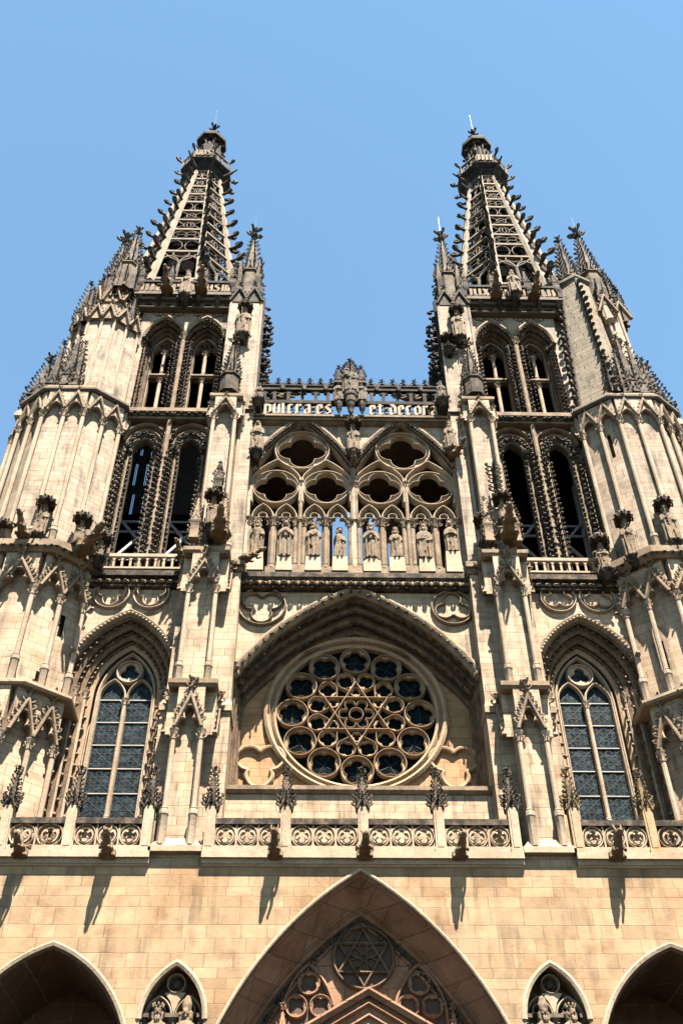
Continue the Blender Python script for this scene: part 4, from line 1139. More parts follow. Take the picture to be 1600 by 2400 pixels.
    arcade(T, s, (16.75,.5), (17.95,.5), 2, 33.5, 41.5, 43.0, 42.7, 0, .2, crn=3)
    m = MB(G); ledge(m, [(16.6,.35),(18.0,.35),(18.0,3.4),(16.6,3.4)], 43.0, 43.45, .16, .5); P(m, 'buttress_ledge', M_TOW)
    for u, d, z, hs, hp_, r in ((17.45,-1.0,43.6,1.6,3.2,.5),(16.95,-2.2,43.6,4.4,4.0,.5),(16.75,-3.2,43.6,8.0,5.0,.5),(17.7,-2.6,43.4,.8,2.0,.3)):
        m = MB(G); pinnacle(m, u, d, z, hs, hp_, r, 4, 9, .3)
        for q in range(int(hs/.45)):
            for a in (pi/4, -pi/4, 3*pi/4): crk(m, (u+r*1.3*cos(a), d+r*1.3*sin(a), z+.3+q*.45), (cos(a),sin(a),0), .28)
        P(m, 'buttress_pinnacle', M_ORN)
    # ---------------- openwork spire
    CXs, CD = 11.0, -4.0
    za, zb, aa, ab = 56.2, 75.4, 3.67, 1.16
    t8 = math.tan(pi/8)
    ap = lambda v: aa+(ab-aa)*(v-za)/(zb-za)
    def sp(j, q, v, o=0.0):
        th = pi/2+j*pi/4; a = ap(v)+o; w = ap(v)*t8*q
        return (CXs+a*cos(th)-w*sin(th), CD+a*sin(th)+w*cos(th), v)
    m = MB(G)
    rg = lambda a, v: [(CXs+a/cos(pi/8)*cos(pi/8+k*pi/4), CD+a/cos(pi/8)*sin(pi/8+k*pi/4), v) for k in range(8)]
    m.loft([rg(3.84,54.0), rg(3.84,56.0), rg(3.72,56.3)])
    S = P(m, 'spire', M_SPIRE)
    m = MB(G); m.loft([rg(ap(56)-1.0,56.2), rg(ap(74.5)-.35,75.2)]); part(m, 'spire_shade_core', M_VOID, S)  # added black cone, paints the shade seen through the openwork
    LV = [56.6, 60.6, 62.5, 64.1, 65.7, 67.3, 68.9, 70.4, 71.9, 73.4, 75.0]
    for j in range(8):
        m = MB(G)
        V = [56.2, 61, 66, 71, 75.4]
        pts = [sp(j, 1, v, 0) for v in V]
        m.tube(pts, [.30,.27,.24,.2,.17], 6)
        m.tube([sp(j, .93, v, .1) for v in V], .07, 5); m.tube([sp((j+1)%8, -.93, v, .1) for v in V], .07, 5)
        rb = part(m, 'spire_rib', M_RUNG, S)
        m = MB(G); th = pi/2+j*pi/4+pi/8
        m.tube([sp(j, 1, v, .08) for v in V], .06, 5)
        for i in range(11):
            v = 57.3+i*1.68
            b = sp(j, 1, v, .12); sc_ = .8-.028*i
            crk(m, (b[0]+.1*cos(th), b[1]+.1*sin(th), v), (cos(th), sin(th), .1), sc_, (0,0,.62), 6)
        part(m, 'rib_crockets', M_ORN, rb)
        m = MB(G)
        for v in LV: m.tube([sp(j,-1,v,.02),sp(j,1,v,.02)], .115, 4)
        m.tube([sp(j,.86,v,.02) for v in V], .05, 4)
        part(m, 'spire_rung', M_RUNG, rb)
        m = MB(G)
        for k, v in enumerate(LV):
            m.tube([sp(j,-1,v),sp(j,1,v)], .09, 4)
            if k == len(LV)-1: break
            v2 = LV[k+1]; h = v2-v; c = (v+v2)/2
            if k == 0:
                m.tube([sp(j,0,v),sp(j,0,v+2.6)], .11, 6)
                for e in (-.5,.5):
                    A = gothic(0, .46, 0, .6, 5); pp_ = [sp(j, e+x, v+2.4+z*1.5) for x, z in A]; m.tube(pp_, .09, 5)
                m.tube([sp(j, .42*cos(t*pi/6), v+3.7+.45*sin(t*pi/6)) for t in range(13)], .07, 5)
                for e in (-1,1): m.tube([sp(j,0,v+2.5),sp(j,e*.5,v+3.1),sp(j,e*.95,v+3.9)], .07, 5)
            else:
                kind = (k+j) % 4
                if kind == 0:
                    for e in (-1,1): m.tube([sp(j,-e*.95,v),sp(j,e*.95,v2)], .045, 5)
                    m.tube([sp(j,.35*cos(t*pi/5),c+.25*h*sin(t*pi/5)) for t in range(11)], .05, 5)
                elif kind == 1:
                    for e in (-.48,.48): m.tube([sp(j,e+.42*cos(t*pi/5),c+.42*h*sin(t*pi/5)) for t in range(11)], .042, 5)
                elif kind == 2:
                    m.tube([sp(j,.8*cos(t*pi/6),c+.44*h*sin(t*pi/6)) for t in range(13)], .045, 5)
                    for a in range(4): m.tube([sp(j,.4*cos(a*pi/2+pi/4)+.3*cos(t*pi/4),c+.2*h*sin(a*pi/2+pi/4)+.16*h*sin(t*pi/4)) for t in range(9)], .03, 5)
                else:
                    for e in (-1,1):
                        m.tube([sp(j,e*.95,v),sp(j,e*.3,c),sp(j,e*.95,v2)], .06, 5)
                        m.tube([sp(j,e*.1+.25*e*cos(t*pi/4),c+.3*h*sin(t*pi/4)) for t in range(9)], .045, 5)
        part(m, 'spire_tracery', M_SPIRE, S)
    m = MB(G)
    m.loft([rg(1.2,74.4), rg(1.25,74.9), rg(1.55,75.5), rg(1.55,75.75), rg(1.86,76.0), rg(1.9,76.15), rg(1.3,76.17)])
    co = part(m, 'spire_collar', M_DARK, S)
    m = MB(G)
    for k in range(8):
        a = pi/8+k*pi/4; R_ = 1.78/cos(pi/8); b = a+pi/4
        A_ = (CXs+R_*cos(a), CD+R_*sin(a)); B_ = (CXs+R_*cos(b), CD+R_*sin(b))
        m.tube([(*A_,76.1),(*A_,77.35)], .13, 5); m.tube([(*A_,77.25),(*B_,77.25)], .11, 4); m.tube([(*A_,76.2),(*B_,76.2)], .1, 4)
        crk(m, (*A_,77.2), (cos(a),sin(a),.1), .5); crk(m, (*A_,75.4), (cos(a),sin(a),-.1), .45)
        for q in range(1,7):
            x = A_[0]+(B_[0]-A_[0])*q/7; y = A_[1]+(B_[1]-A_[1])*q/7; m.tube([(x,y,76.2),(x+.07*(q%2),y,76.75),(x,y,77.2)], .05, 4)
        if k % 2: m.tube([(CXs+1.5*cos(a),CD+1.5*sin(a),75.3),(CXs+2.2*cos(a),CD+2.2*sin(a),75.45),(CXs+2.8*cos(a),CD+2.8*sin(a),75.75)], [.12,.1,.06], 6)
    part(m, 'collar_parapet', M_SPIRE, S)
    fr = Fr(s*CXs, 4-1.78, 0, 1); m = MB(fr); letters(m, 'nos' if L else 'iiii', -.62, .62, 76.35, .82, .04, .18); part(m, 'inscription', M_TRIM, S)
    m = MB(G); m.loft([rg(.74,76.1), rg(.70,81.7)])
    m.loft([rg(.82,81.35), rg(.86,81.5), rg(1.15,81.62), rg(1.2,81.95), rg(1.12,82.15), rg(.75,82.8), rg(.4,83.4), rg(.16,83.9)])
    for k in range(8):
        a = pi/8+k*pi/4; m.tube([(CXs+.86*cos(a),CD+.86*sin(a),76.1),(CXs+.86*cos(a),CD+.86*sin(a),81.5)], .1, 5)
        for z in (77.9,79.2,80.6): crk(m, (CXs+.9*cos(a),CD+.9*sin(a),z), (cos(a),sin(a),.1), .3)
        a = k*pi/4; m.ell((CXs+.93*cos(a),CD+.93*sin(a),81.45), (.13,.13,.2), 6, 5); m.tube([(CXs+.72*cos(a),CD+.72*sin(a),78.6),(CXs+.76*cos(a),CD+.76*sin(a),80.7)], .16, 6)
    ln = part(m, 'spire_lantern', M_DARK, S)
    m = MB(G); finial(m, CXs, CD, 83.8, 1.05); part(m, 'spire_finial', M_DARK, S)
    m = MB(G); m.tube([(CXs,CD,84.9),(CXs+.03,CD,88.0)], [.05,.03], 6); m.ell((CXs+.03,CD,88.0),(.06,.06,.1),6,5); part(m, 'lightning_rod', M_ROD, S)
    # little pinnacles on the parapet
    for u in (8.95, 11.1, 12.9, 7.2):
        m = MB(G); m.lathe(u, .1, [(.05,54.5),(.3,54.9),(.34,55.2),(.26,55.25),(.26,55.7)], 8); pinnacle(m, u, .1, 55.4, .5, 1.3, .2, 4, 5, .16); P(m, 'pinnacle', M_ORN)
    return T
TL = tower(-1); TR = tower(1)
# ------------------------------------------------------------------ steel bell frames
for s in (-1, 1):
    G = Fr(s=s); t = thing('steel_scaffold', 'pale steel bracing inside the tall openings of the %s tower' % ('left' if s < 0 else 'right'), 'scaffold', (s*9.8, 3, 32))
    for q in (7.4, 9.8, 12.2):
        m = MB(G); m.box(q-.09, q+.09, -3.1, -2.92, 31.4, 41); part(m, 'upright', M_STEEL, t)
    for z in (33.6, 35.3, 37.2, 37.9):
        m = MB(G); m.box(7.4, 12.2, -2.9, -2.82, z-.06, z+.06); part(m, 'beam', M_STEEL, t)
    for a, b in ((7.4,9.8),(9.8,12.2)):
        for z0, z1 in ((31.6,34.6),(35.0,38.2)):
            for e in (0,1):
                m = MB(G); m.tube([(a,-2.75-.05*e,z0 if e else z1),(b,-2.75-.05*e,z1 if e else z0)], .1, 4); part(m, 'brace', M_STEEL, t)
# ------------------------------------------------------------------ balustrades over the portals
def balus(u0, u1, posts, where, pm=None, pm2=None):
    pm = pm or M_PALE; pm2 = pm2 or M_ORN
    B = thing('stone_balustrade', where, 'balustrade', ((u0+u1)/2, -2.2, 17.1))
    m = MB(); m.box(u0, u1, 1.0, 2.14, 17.1, 17.27); m.box(u0, u1, 1.0, 2.27, 17.27, 17.5)
    m.sweep([(u0,17.12),(u1,17.12)], [(-.1,1.98),(-.08,2.06),(.04,2.12),(.06,1.98)])
    part(m, 'cornice', M_PALE, B)
    m = MB(); m.box(u0, u1, 1.86, 2.16, 17.5, 17.74); part(m, 'plinth', M_PALE, B)
    for x in posts:
        m = MB(); m.box(x-.18, x+.18, 1.84, 2.2, 17.5, 19.25); m.box(x-.11, x+.11, 2.18, 2.24, 17.7, 19.2); m.box(x-.22, x+.22, 1.82, 2.25, 17.5, 17.66)
        po = part(m, 'post', pm, B)
        m = MB(); z = 19.2
        m.lathe(x, 2.02, [(.27,z),(.27,z+.08),(.16,z+.16)], 4)
        for a in range(4):
            b = a*pi/2; cb, sb = cos(b), sin(b)
            m.tube([(x+.2*cb-.2*sb,2.02+.2*sb+.2*cb,z-.05),(x+.24*cb-.12*sb,2.02+.24*sb+.12*cb,z+.18),(x+.2*cb,2.02+.2*sb,z+.5),(x+.24*cb+.12*sb,2.02+.24*sb-.12*cb,z+.18),(x+.2*cb+.2*sb,2.02+.2*sb-.2*cb,z-.05)], .035, 5)
            for q in range(3): crk(m, (x+.2*cb,2.02+.2*sb,z+.12+q*.16), (cb,sb,.2), .16)
            e = b+pi/4
            for q in range(6): crk(m, (x+.1*cos(e)*(1.6-q*.15),2.02+.1*sin(e)*(1.6-q*.15),z+.2+q*.19), (cos(e),sin(e),.2), .165-.01*q)
        m.lathe(x, 2.02, [(.17,z+.1),(.06,z+1.4)], 4); finial(m, x, 2.02, z+1.2, .42)
        part(m, 'post_pinnacle', pm2, po)
    ed = sorted(posts); seg = list(zip(ed, ed[1:]))
    if u0 < ed[0]-.5: seg.append((u0+.18-.36, ed[0]))
    if u1 > ed[-1]+.5: seg.append((ed[-1], u1+.18))
    for a, b in seg:
        a += .18; b -= .18; n = max(1, round((b-a)/.8)); w = (b-a)/n
        m = MB(); m.box(a, b, 1.88, 2.19, 18.54, 18.76); part(m, 'rail', M_ORN, B)
        for i in range(n):
            m = MB(); c = a+w*(i+.5); z = 18.14; h = w*.46
            R2 = (h*h+.43*.43)/(2*h); g = [(c+e*(sqrt(R2*R2-(.43*t)**2)-(R2-h)), z+.43*t) for e, T_ in ((1,(-1,-.75,-.45,-.15,.15,.45,.75)),(-1,(1,.75,.45,.15,-.15,-.45,-.75))) for t in T_]
            m.sweep(g, P_roll(.075, 1.9, 2.14), True)
            foilplate(m, c, z, .3, .125, .125, 4, 1.94, 2.1, 90, 32); m.sweep(foil(c,z,.13,.125,4,90,32), P_roll(.04,1.92,2.12), True)
            for q in range(4):
                t = q*pi/2+pi/4; crk(m, (c+.27*cos(t),2.06,z+.27*sin(t)), (-cos(t),.5,-sin(t)), .16, (0,.2,0), 4)
            m.box(c-w/2-.03, c-w/2+.03, 1.92, 2.12, 17.74, 18.54)
            part(m, 'panel', M_PALE, B)
    return B
balus(-22, -7.42, (-7.63,-10.36,-12.65,-15.3), 'pierced quatrefoil balustrade left of the left pier, below the left lancet window')
balus(-5.62, 5.62, (-5.42,-2.74,0.02,2.74,5.42), 'central pierced quatrefoil balustrade with five pinnacled posts below the rose window')
balus(7.48, 22, (7.63,10.32,12.65,15.3), 'pierced quatrefoil balustrade right of the right pier, its posts orange with lichen', M_LICH, M_LICHD)

# ------------------------------------------------------------------ carved figures, fused into one surface each
def fuse(m, name, vox, mat):
    me = m.mesh(name+'_block'); o = bpy.data.objects.new('tmp', me); COL.objects.link(o)
    md = o.modifiers.new('r', 'REMESH'); md.mode = 'VOXEL'; md.voxel_size = vox; md.use_smooth_shade = True
    sm = o.modifiers.new('s', 'SMOOTH'); sm.iterations = 2; sm.factor = .4
    dg = bpy.context.evaluated_depsgraph_get(); dg.update()
    r = bpy.data.meshes.new_from_object(o.evaluated_get(dg)); r.name = name
    bpy.data.objects.remove(o); bpy.data.meshes.remove(me)
    r.materials.clear(); r.materials.append(mat)
    return r
FR = Fr()
def figure(seed, arms='pray', head='crown', beard=True, wide=1.0, turn=0.0, drape=1, vox=.022, h=2.3, bx=1.0):
    """robed standing figure, feet at the origin, facing out of the wall (+d)"""
    r = random.Random(seed); m = MB(FR)
    k = h/2.3
    nf = r.randint(9, 13); p1, p2 = r.uniform(0,6), r.uniform(0,6); sway = r.uniform(-.05,.05)
    prof = [(0,.36,.28),(.06,.35,.27),(.3,.31,.24),(.6,.29,.22),(.9,.28,.21),(1.1,.265,.195),(1.25,.25,.185),(1.42,.27,.19),(1.6,.31,.185),(1.74,.32,.17),(1.83,.25,.14),(1.9,.11,.1),(2.02,.09,.09)]
    rings = []
    for z, rx, ry in prof:
        amp = max(0, .15*(1-z/1.7)); R_ = []
        for i in range(44):
            t = 2*pi*i/44
            q = 1+amp*(sin(nf*t+p1+z*1.2)*.6+.4*sin((nf//2)*t+p2-z*1.9))
            R_.append((rx*wide*q*cos(t)+sway*sin(z*1.6), ry*q*sin(t)*.88, z))
        rings.append(R_)
    m.loft(rings)
    # cloak falling from the shoulders, open at the front
    for s in (-1,1):
        sx = s*wide
        m.tube([(sx*.27,-.03,1.76),(sx*.36,-.02,1.45),(sx*.37,.02,1.0),(sx*.36,.04,.5),(sx*.37,.03,.06)], [.09,.1,.09,.085,.09], 7)
        m.tube([(sx*.2,.1,1.74),(sx*.26,.16,1.4),(sx*.29,.19,.9),(sx*.27,.22,.4),(sx*.28,.22,.04)], [.05,.06,.055,.05,.06], 6)
    m.tube([(0,-.16,1.8),(0,-.22,1.2),(0,-.22,.5),(0,-.22,.04)], [.2,.24,.26,.26], 8)
    if drape:
        e = 1 if drape > 0 else -1
        for i in range(6):
            y0 = 1.62-.13*i
            m.tube([(-e*.26*wide,.12,y0),(-e*.05,.235-.005*i,y0-.24),(e*.18*wide,.215,y0-.42-.05*i),(e*.3*wide,.08,y0-.5-.05*i)], [.03,.042,.042,.03], 6)
        for i in range(3): m.tube([(e*(.14+.07*i),.24,.95-.05*i),(e*(.15+.08*i),.25,.5),(e*(.13+.09*i),.27,.05)], [.03,.04,.045], 6)
    for i in range(4):
        x = r.uniform(-.24,.24); m.tube([(x*.8,.2,1.15),(x,.235,.6),(x*1.15,.27,.03)], [.02,.035,.04], 6)
    # feet
    for s in (-1,1): m.ell((s*.12,.28,.04), (.07,.14,.06))
    # arms and hands
    H = {'pray':[(-.03,.3,1.5),(.03,.3,1.5)], 'cross':[(.12,.27,1.42),(-.12,.28,1.36)], 'book':[(-.02,.32,1.28),(.14,.3,1.22)],
         'hold':[(-.1,.28,1.45),(.2,.27,1.2)], 'low':[(-.12,.27,1.18),(.16,.26,1.05)], 'point':[(-.22,.34,1.55),(.1,.28,1.25)]}[arms]
    for s, hd in zip((-1,1), H):
        el = (s*.37*wide, .06+r.uniform(-.02,.05), 1.3+r.uniform(-.03,.05))
        m.tube([(s*.25*wide,0,1.74),(s*.35*wide,.02,1.55),el], [.1,.105,.1], 8)
        m.tube([el,((el[0]+hd[0])/2,(el[1]+hd[1])/2+.03,(el[2]+hd[2])/2-.01),hd], [.105,.085,.06], 8)
        m.tube([(el[0]*.8,el[1]+.05,el[2]-.06),((el[0]+hd[0])*.5,hd[1]-.06,hd[2]-.24)], [.07,.04], 6)     # hanging sleeve
        dx = -s*.5 if arms not in ('pray','point') else 0
        m.ell((hd[0]+dx*.05,hd[1]+.01,hd[2]+.03), (.05,.035,.065), 7, 5)
        for f in range(4): m.tube([(hd[0]+dx*.06,hd[1]+.02+.0*f,hd[2]+.03+(.022*(f-1.5))),(hd[0]+dx*.16,hd[1]+.025,hd[2]+.05+.022*(f-1.5)+(.07 if arms=='pray' else 0)),(hd[0]+dx*.22,hd[1]-.005,hd[2]+.04+.02*(f-1.5)+(.12 if arms=='pray' else 0))], [.016,.016,.012], 5)
        m.tube([(hd[0],hd[1]+.02,hd[2]+.06),(hd[0]+dx*.08,hd[1]+.04,hd[2]+.12)], [.018,.014], 5)
    if arms == 'book': m.box(-.04, .18, .27, .36, 1.22, 1.5)
    if arms == 'hold': m.tube([(-.12,.3,.9),(-.14,.32,1.5),(-.16,.3,2.0)], .028, 6); m.ell((-.16,.3,2.0),(.06,.06,.08))
    # head
    n0 = len(m.v); z = 2.12
    m.ell((0,.02,z), (.105,.125,.15), 14, 10)
    m.tube([(0,.13,z+.045),(0,.165,z-.015),(0,.15,z-.035)], [.018,.03,.03], 6)
    m.ell((0,.105,z+.06), (.085,.035,.022)); m.ell((0,.125,z-.075),(.038,.022,.014)); m.ell((0,.095,z-.12),(.055,.045,.035))
    for s in (-1,1):
        m.ell((s*.042,.115,z+.022),(.02,.016,.014)); m.ell((s*.055,.1,z-.03),(.035,.03,.04)); m.ell((s*.108,.0,z),(.02,.035,.045))
    if beard:
        m.ell((0,.09,z-.16), (.085,.07,.1), 9, 7)
        for i in range(5): m.tube([((i-2)*.028,.12,z-.1),((i-2)*.03,.14,z-.2),((i-2)*.018,.12,z-.28)], [.022,.026,.014], 5)
    for s in (-1,1):
        for i in range(4): m.tube([(s*.06,-.02-.02*i,z+.12),(s*(.12+.008*i),-.03*i,z+.0),(s*.13,-.03*i,z-.14),(s*(.11+.01*i),-.02*i,z-.22)], [.03,.04,.045,.03], 6)
    m.ell((0,-.03,z+.03), (.125,.12,.15), 10, 8)
    if head == 'crown':
        m.lathe(0,-.01,[(.128,z+.07),(.13,z+.1),(.14,z+.16),(.1,z+.16),(.1,z+.07)], 14)
        for i in range(8):
            a = i*pi/4; m.tube([(.135*cos(a),-.01+.135*sin(a),z+.14),(.15*cos(a),-.01+.15*sin(a),z+.21),(.15*cos(a),-.01+.15*sin(a),z+.26)], [.03,.035,.02], 5)
    elif head == 'mitre':
        m.loft([[(.13*cos(t*pi/6),-.01+.12*sin(t*pi/6),z+.06) for t in range(12)],[(.15*cos(t*pi/6),-.01+.12*sin(t*pi/6),z+.22) for t in range(12)],[(.08*cos(t*pi/6),-.01+.06*sin(t*pi/6),z+.42) for t in range(12)],[(.015*cos(t*pi/6),-.01+.01*sin(t*pi/6),z+.48) for t in range(12)]])
    elif head == 'veil':
        m.ell((0,-.03,z+.04),(.145,.14,.165),10,8)
        for s in (-1,1): m.tube([(s*.12,-.01,z+.05),(s*.14,-.02,z-.1),(s*.17,.02,z-.3)], [.04,.05,.06], 6)
    elif head == 'cap':
        m.lathe(0,-.02,[(.13,z+.06),(.145,z+.1),(.14,z+.17),(.06,z+.2)], 12)
    m.v = [(x*bx,y,zz) if i < n0 else (x*cos(turn)-(y)*sin(turn)*-1*-1, y*cos(turn)+x*sin(turn), zz) for i,(x,y,zz) in enumerate(m.v)]
    hs = 1.14; m.v = m.v[:n0]+[(x*hs, -.02+(y+.02)*hs, 1.99+(zz-1.99)*hs) for x,y,zz in m.v[n0:]]
    m.v = [(x*k,y*k,zz*k) for x,y,zz in m.v]
    return m
def put(me, name, loc, label, cat, group, sc=1.0, rz=0.0, mat=None, root=None):
    if mat is not None:
        me = me.copy(); me.materials.clear(); me.materials.append(mat)
    o = bpy.data.objects.new(name, me); COL.objects.link(o)
    o.location = loc; o.scale = (sc,sc,sc) if not isinstance(sc, tuple) else sc; o.rotation_euler = (0,0,rz); WL[o.name] = Vector(loc)
    tag(o, label, cat, group)
    return o
# NB the figure builder works in (u, d, v); Fr() turns +d into -y, towards the street
PROTO = [figure(1,'hold','crown',True,0.78,.0,0,bx=.95), figure(2,'pray','crown',False,0.84,.1,0,bx=.95), figure(3,'cross','crown',True,0.82,-.2,1,bx=.95), figure(4,'point','crown',False,0.74,.45,-1,bx=.95),
         figure(5,'pray','cap',True,0.86,.05,0,bx=.95), figure(6,'cross','cap',True,0.82,-.1,1,bx=.95), figure(7,'low','crown',True,0.87,.0,-1,bx=.95), figure(8,'book','cap',False,0.76,-.1,1,bx=.95)]
KM = [fuse(m, 'statue', .021, M_STAT) for m in PROTO]
KING = [(-4.65,33.24,2.5,'crowned stone king holding a sceptre, in the leftmost gallery arch'),(-3.3,33.03,2.75,'crowned stone king with praying hands, between second and third gallery columns'),
        (-1.95,33.05,2.6,'stone king with folded arms and slanting folds, left of the short king'),(-.69,33.05,2.2,'short stone king turning his head sideways, just left of the middle twin column'),
        (.81,33.0,2.62,'broad stone king with raised joined hands, just right of the middle twin column'),(2.0,33.05,2.28,'shorter stone king with crossed arms, second to the right of the middle column'),
        (3.38,33.0,2.65,'stone king with open cloak and lowered hands, second from right in the gallery'),(4.66,33.46,2.35,'stone king with hands at his waist on the tallest block, rightmost gallery arch')]
for i, (x, z, h, lab) in enumerate(KING):
    put(KM[i], 'king_statue', (x, .16, z), lab, 'statue', 'kings standing in the gallery', h/2.3*.9)
    m = MB(); r = .34
    if i == 4: m.prism([(x-.4,32.19),(x-.42,32.75),(x-.05,33.08),(x+.42,32.8),(x+.42,32.19)], -.5, .1)
    else: m.hp([(x-r-.04,.12),(x+r+.04,.12),(x+r+.04,-.52),(x-r-.04,-.52)], 32.19, z+.02, [(x-r,.09),(x+r,.09),(x+r,-.48),(x-r,-.48)])
    part(m, 'plinth_block', M_PALE, None); o = COL.objects[-1]
    tag(o, 'pale rough stone block under the '+lab.split(',')[0].replace('stone ',''), 'plinth', 'blocks under the gallery kings')
SM = [fuse(figure(21,'book','veil',False,1.0,0,1), 'statue', .024, M_STAT), fuse(figure(22,'hold','cap',True,1.0,.2,-1), 'statue', .024, M_STAT), fuse(figure(23,'cross','crown',True,.95,-.2,1), 'statue', .024, M_STAT)]
def canopy_statue(k, x, y, z0, z1, label, group, canopy=True, mat=M_STATD, brk=True, name='saint_statue'):
    h = z1-z0-(.55 if canopy else 0); t = thing(name, label, 'statue', (x, y, z0), group)
    o = bpy.data.objects.new('figure', SM[k].copy()); COL.objects.link(o); o.data.materials.clear(); o.data.materials.append(mat)
    o.parent = t; sc = (h-.0)/2.3; o.scale = (sc*.82,sc*.85,sc); o.location = (0,0,.0)
    if canopy:
        m = MB(); d = -y; u = x; zt = z1-.5
        m.lathe(u, d, [(.30,zt+.02),(.40,zt+.05),(.43,zt+.12),(.43,zt+.2),(.36,zt+.28),(.22,zt+.46),(.1,zt+.5)], 8)
        for i in range(8):
            a = i*pi/4+pi/8; q = [(u+.42*cos(a+e)/cos(e)*.98, d+.42*sin(a+e)/cos(e)*.98, zt-.02+.1*cos(e*4)) for e in (-.39,-.26,-.13,0,.13,.26,.39)]
            m.tube(q, .045, 5); b = i*pi/4
            m.ell((u+.43*cos(b),d+.43*sin(b),zt-.05), (.045,.045,.07), 6, 4); m.ell((u+.40*cos(b),d+.40*sin(b),zt+.27), (.05,.05,.06), 6, 4)
            m.ell((u+.44*cos(a),d+.44*sin(a),zt+.16), (.06,.06,.05), 6, 4)
        m.box(u-.25,u+.25,d-.6,d-.1,zt,zt+.4)
        part(m, 'canopy', M_ORN, t)
    if brk:
        m = MB(); d = -y
        m.lathe(x, d, [(.1,z0-.55),(.2,z0-.4),(.26,z0-.2),(.36,z0-.08),(.38,z0+.01)], 8); m.box(x-.15,x+.15,d-.6,d-.05,z0-.5,z0)
        for i in range(5): a = i*pi/4; crk(m, (x+.25*cos(a),d+.25*sin(a),z0-.2), (cos(a),sin(a),.1), .2)
        part(m, 'bracket', M_ORN, t)
    return t
g1 = 'statues high on the church front'
canopy_statue(0,-4.97,-.42,39.85,42.2,'pale veiled statue at the upper left spandrel of the gallery arches',g1,False,M_STAT)
canopy_statue(1,.04,-.42,39.9,42.55,'statue under a small dark canopy between the two gallery arches',g1,True,M_STAT)
canopy_statue(2,5.12,-.42,40.15,42.3,'statue at the upper right spandrel of the gallery arches',g1,False,M_STAT)
canopy_statue(0,-5.02,-.75,43.5,44.9,'small weathered figure left of the openwork inscription parapet',g1,False)
canopy_statue(1,4.86,-.75,43.75,45.3,'small weathered figure right of the openwork inscription parapet',g1,False)
g2 = 'canopied statues on the turrets and piers'
for k, x, y, z0, z1, lab in ((1,-14.4,-1.8,32.6,35.1,'canopied statue on the left turret cornice behind the upright gargoyle'),(2,-12.7,-1.25,32.5,34.6,'canopied statue on the left turret cornice above the wide leaning gargoyle'),
        (0,-11.75,-.75,32.2,33.9,'slim shadowed statue under a canopy between left turret and balcony'),(1,-16.1,-1.7,32.4,33.7,'canopied statue cut by the left edge of the photo'),
        (2,-6.65,-1.75,33.3,35.75,'canopied statue on top of the left pier, beside a gargoyle'),(1,6.95,-1.75,33.9,35.85,'canopied statue on top of the right pier above an orange gargoyle'),
        (0,5.98,-1.5,32.7,34.6,'small canopied statue on the left flank of the right pier'),(1,14.6,-1.8,32.6,35.5,'canopied statue with folded arms furthest out on the right turret cornice'),
        (2,12.72,-1.3,32.1,35.0,'canopied statue in the middle of the right turret cornice'),(0,11.5,-.8,31.7,34.0,'slim canopied statue right of the right balcony, in shade'),
        (1,-6.2,-.8,49.2,52.4,'statue under a spiky canopy high on the left pier'),(2,6.3,-.8,49.2,52.4,'gesturing statue under a canopy high on the right pier'),(0,5.6,-.75,48.3,49.7,'very small canopied figure left of the gesturing statue on the right pier'),
        (2,-9.94,-.7,53.2,55.7,'statue before the lettered parapet of the left tower'),(1,10.12,-.75,53.85,56.35,'tall draped statue before the parapet of the right tower')):
    hi = z0 > 53
    canopy_statue(k, x, y, z0, z1, lab, g2, not hi, M_STAT)
m = MB(); pinnacle(m,-6.5,1.9,35.6,.5,.9,.2,4,5,.16); m.ell((-6.5,1.9,37.1),(.14,.14,.3)); m.ell((-6.5,1.9,37.45),(.09,.1,.12))
part(m,'canopy_spirelet',M_ORN,None); tag(COL.objects[-1],'small spirelet with a tiny figure rising above the statue of the left pier','pinnacle')
m = MB()
for i in range(7):
    for a in range(4): crk(m,(6.75+.1*cos(a*pi/2),1.9+.1*sin(a*pi/2),35.7+i*.28),(cos(a*pi/2),sin(a*pi/2),.2),.22)
m.tube([(6.75,1.9,35.5),(6.75,1.9,37.7)],[.14,.04],6); part(m,'canopy_spirelet',M_ORN,None); tag(COL.objects[-1],'thin leafy spirelet above the canopied statue of the right pier','pinnacle')
for s, q in ((-1,'left'),(1,'right')):
    for k, u in enumerate((6.1, 7.35)):
        m = MB(); pinnacle(m, s*u, 1.75, 32.5, 1.0, 1.5, .2, 4, 6, .18); part(m,'small_pinnacle',M_TRIM,None)
        tag(COL.objects[-1], 'small crocketed pinnacle on the %s side of the statue on the %s pier' % (('inner','outer')[k], q), 'pinnacle', 'small pinnacles on the piers')
# the mother and child group in the middle of the crown parapet
t = thing('madonna_group', 'dark canopied mother and child statue on a ribbed bracket amid the top parapet', 'statue group', (-.08,-.75,42.7))
o = bpy.data.objects.new('figure', fuse(figure(31,'low','crown',False,1.05,.1,1), 'statue', .024, M_STATD)); COL.objects.link(o); o.parent = t; o.location = (0,0,1.5); o.scale = (.98,)*3
cm = figure(32,'cross','cap',False,1.0,.2,0); o = bpy.data.objects.new('child', fuse(cm,'statue',.035,M_STATD)); COL.objects.link(o); o.parent = t; o.location = (-.2,-.22,2.75); o.scale = (.36,)*3
m = MB(); d = .75
m.lathe(-.08, d, [(.08,42.55),(.16,42.75),(.16,43.0),(.2,43.05),(.23,43.4),(.28,43.45),(.31,43.85),(.36,43.9),(.37,44.15),(.3,44.2)], 10); part(m,'bracket',M_STATD,t)
m = MB(); m.lathe(-.08, d-.25, [(.4,46.0),(.42,46.2),(.3,46.4),(.08,47.2)], 8); m.tube([(-.08,d-.4,44),(-.08,d-.45,46.2)], [.34,.34], 8)
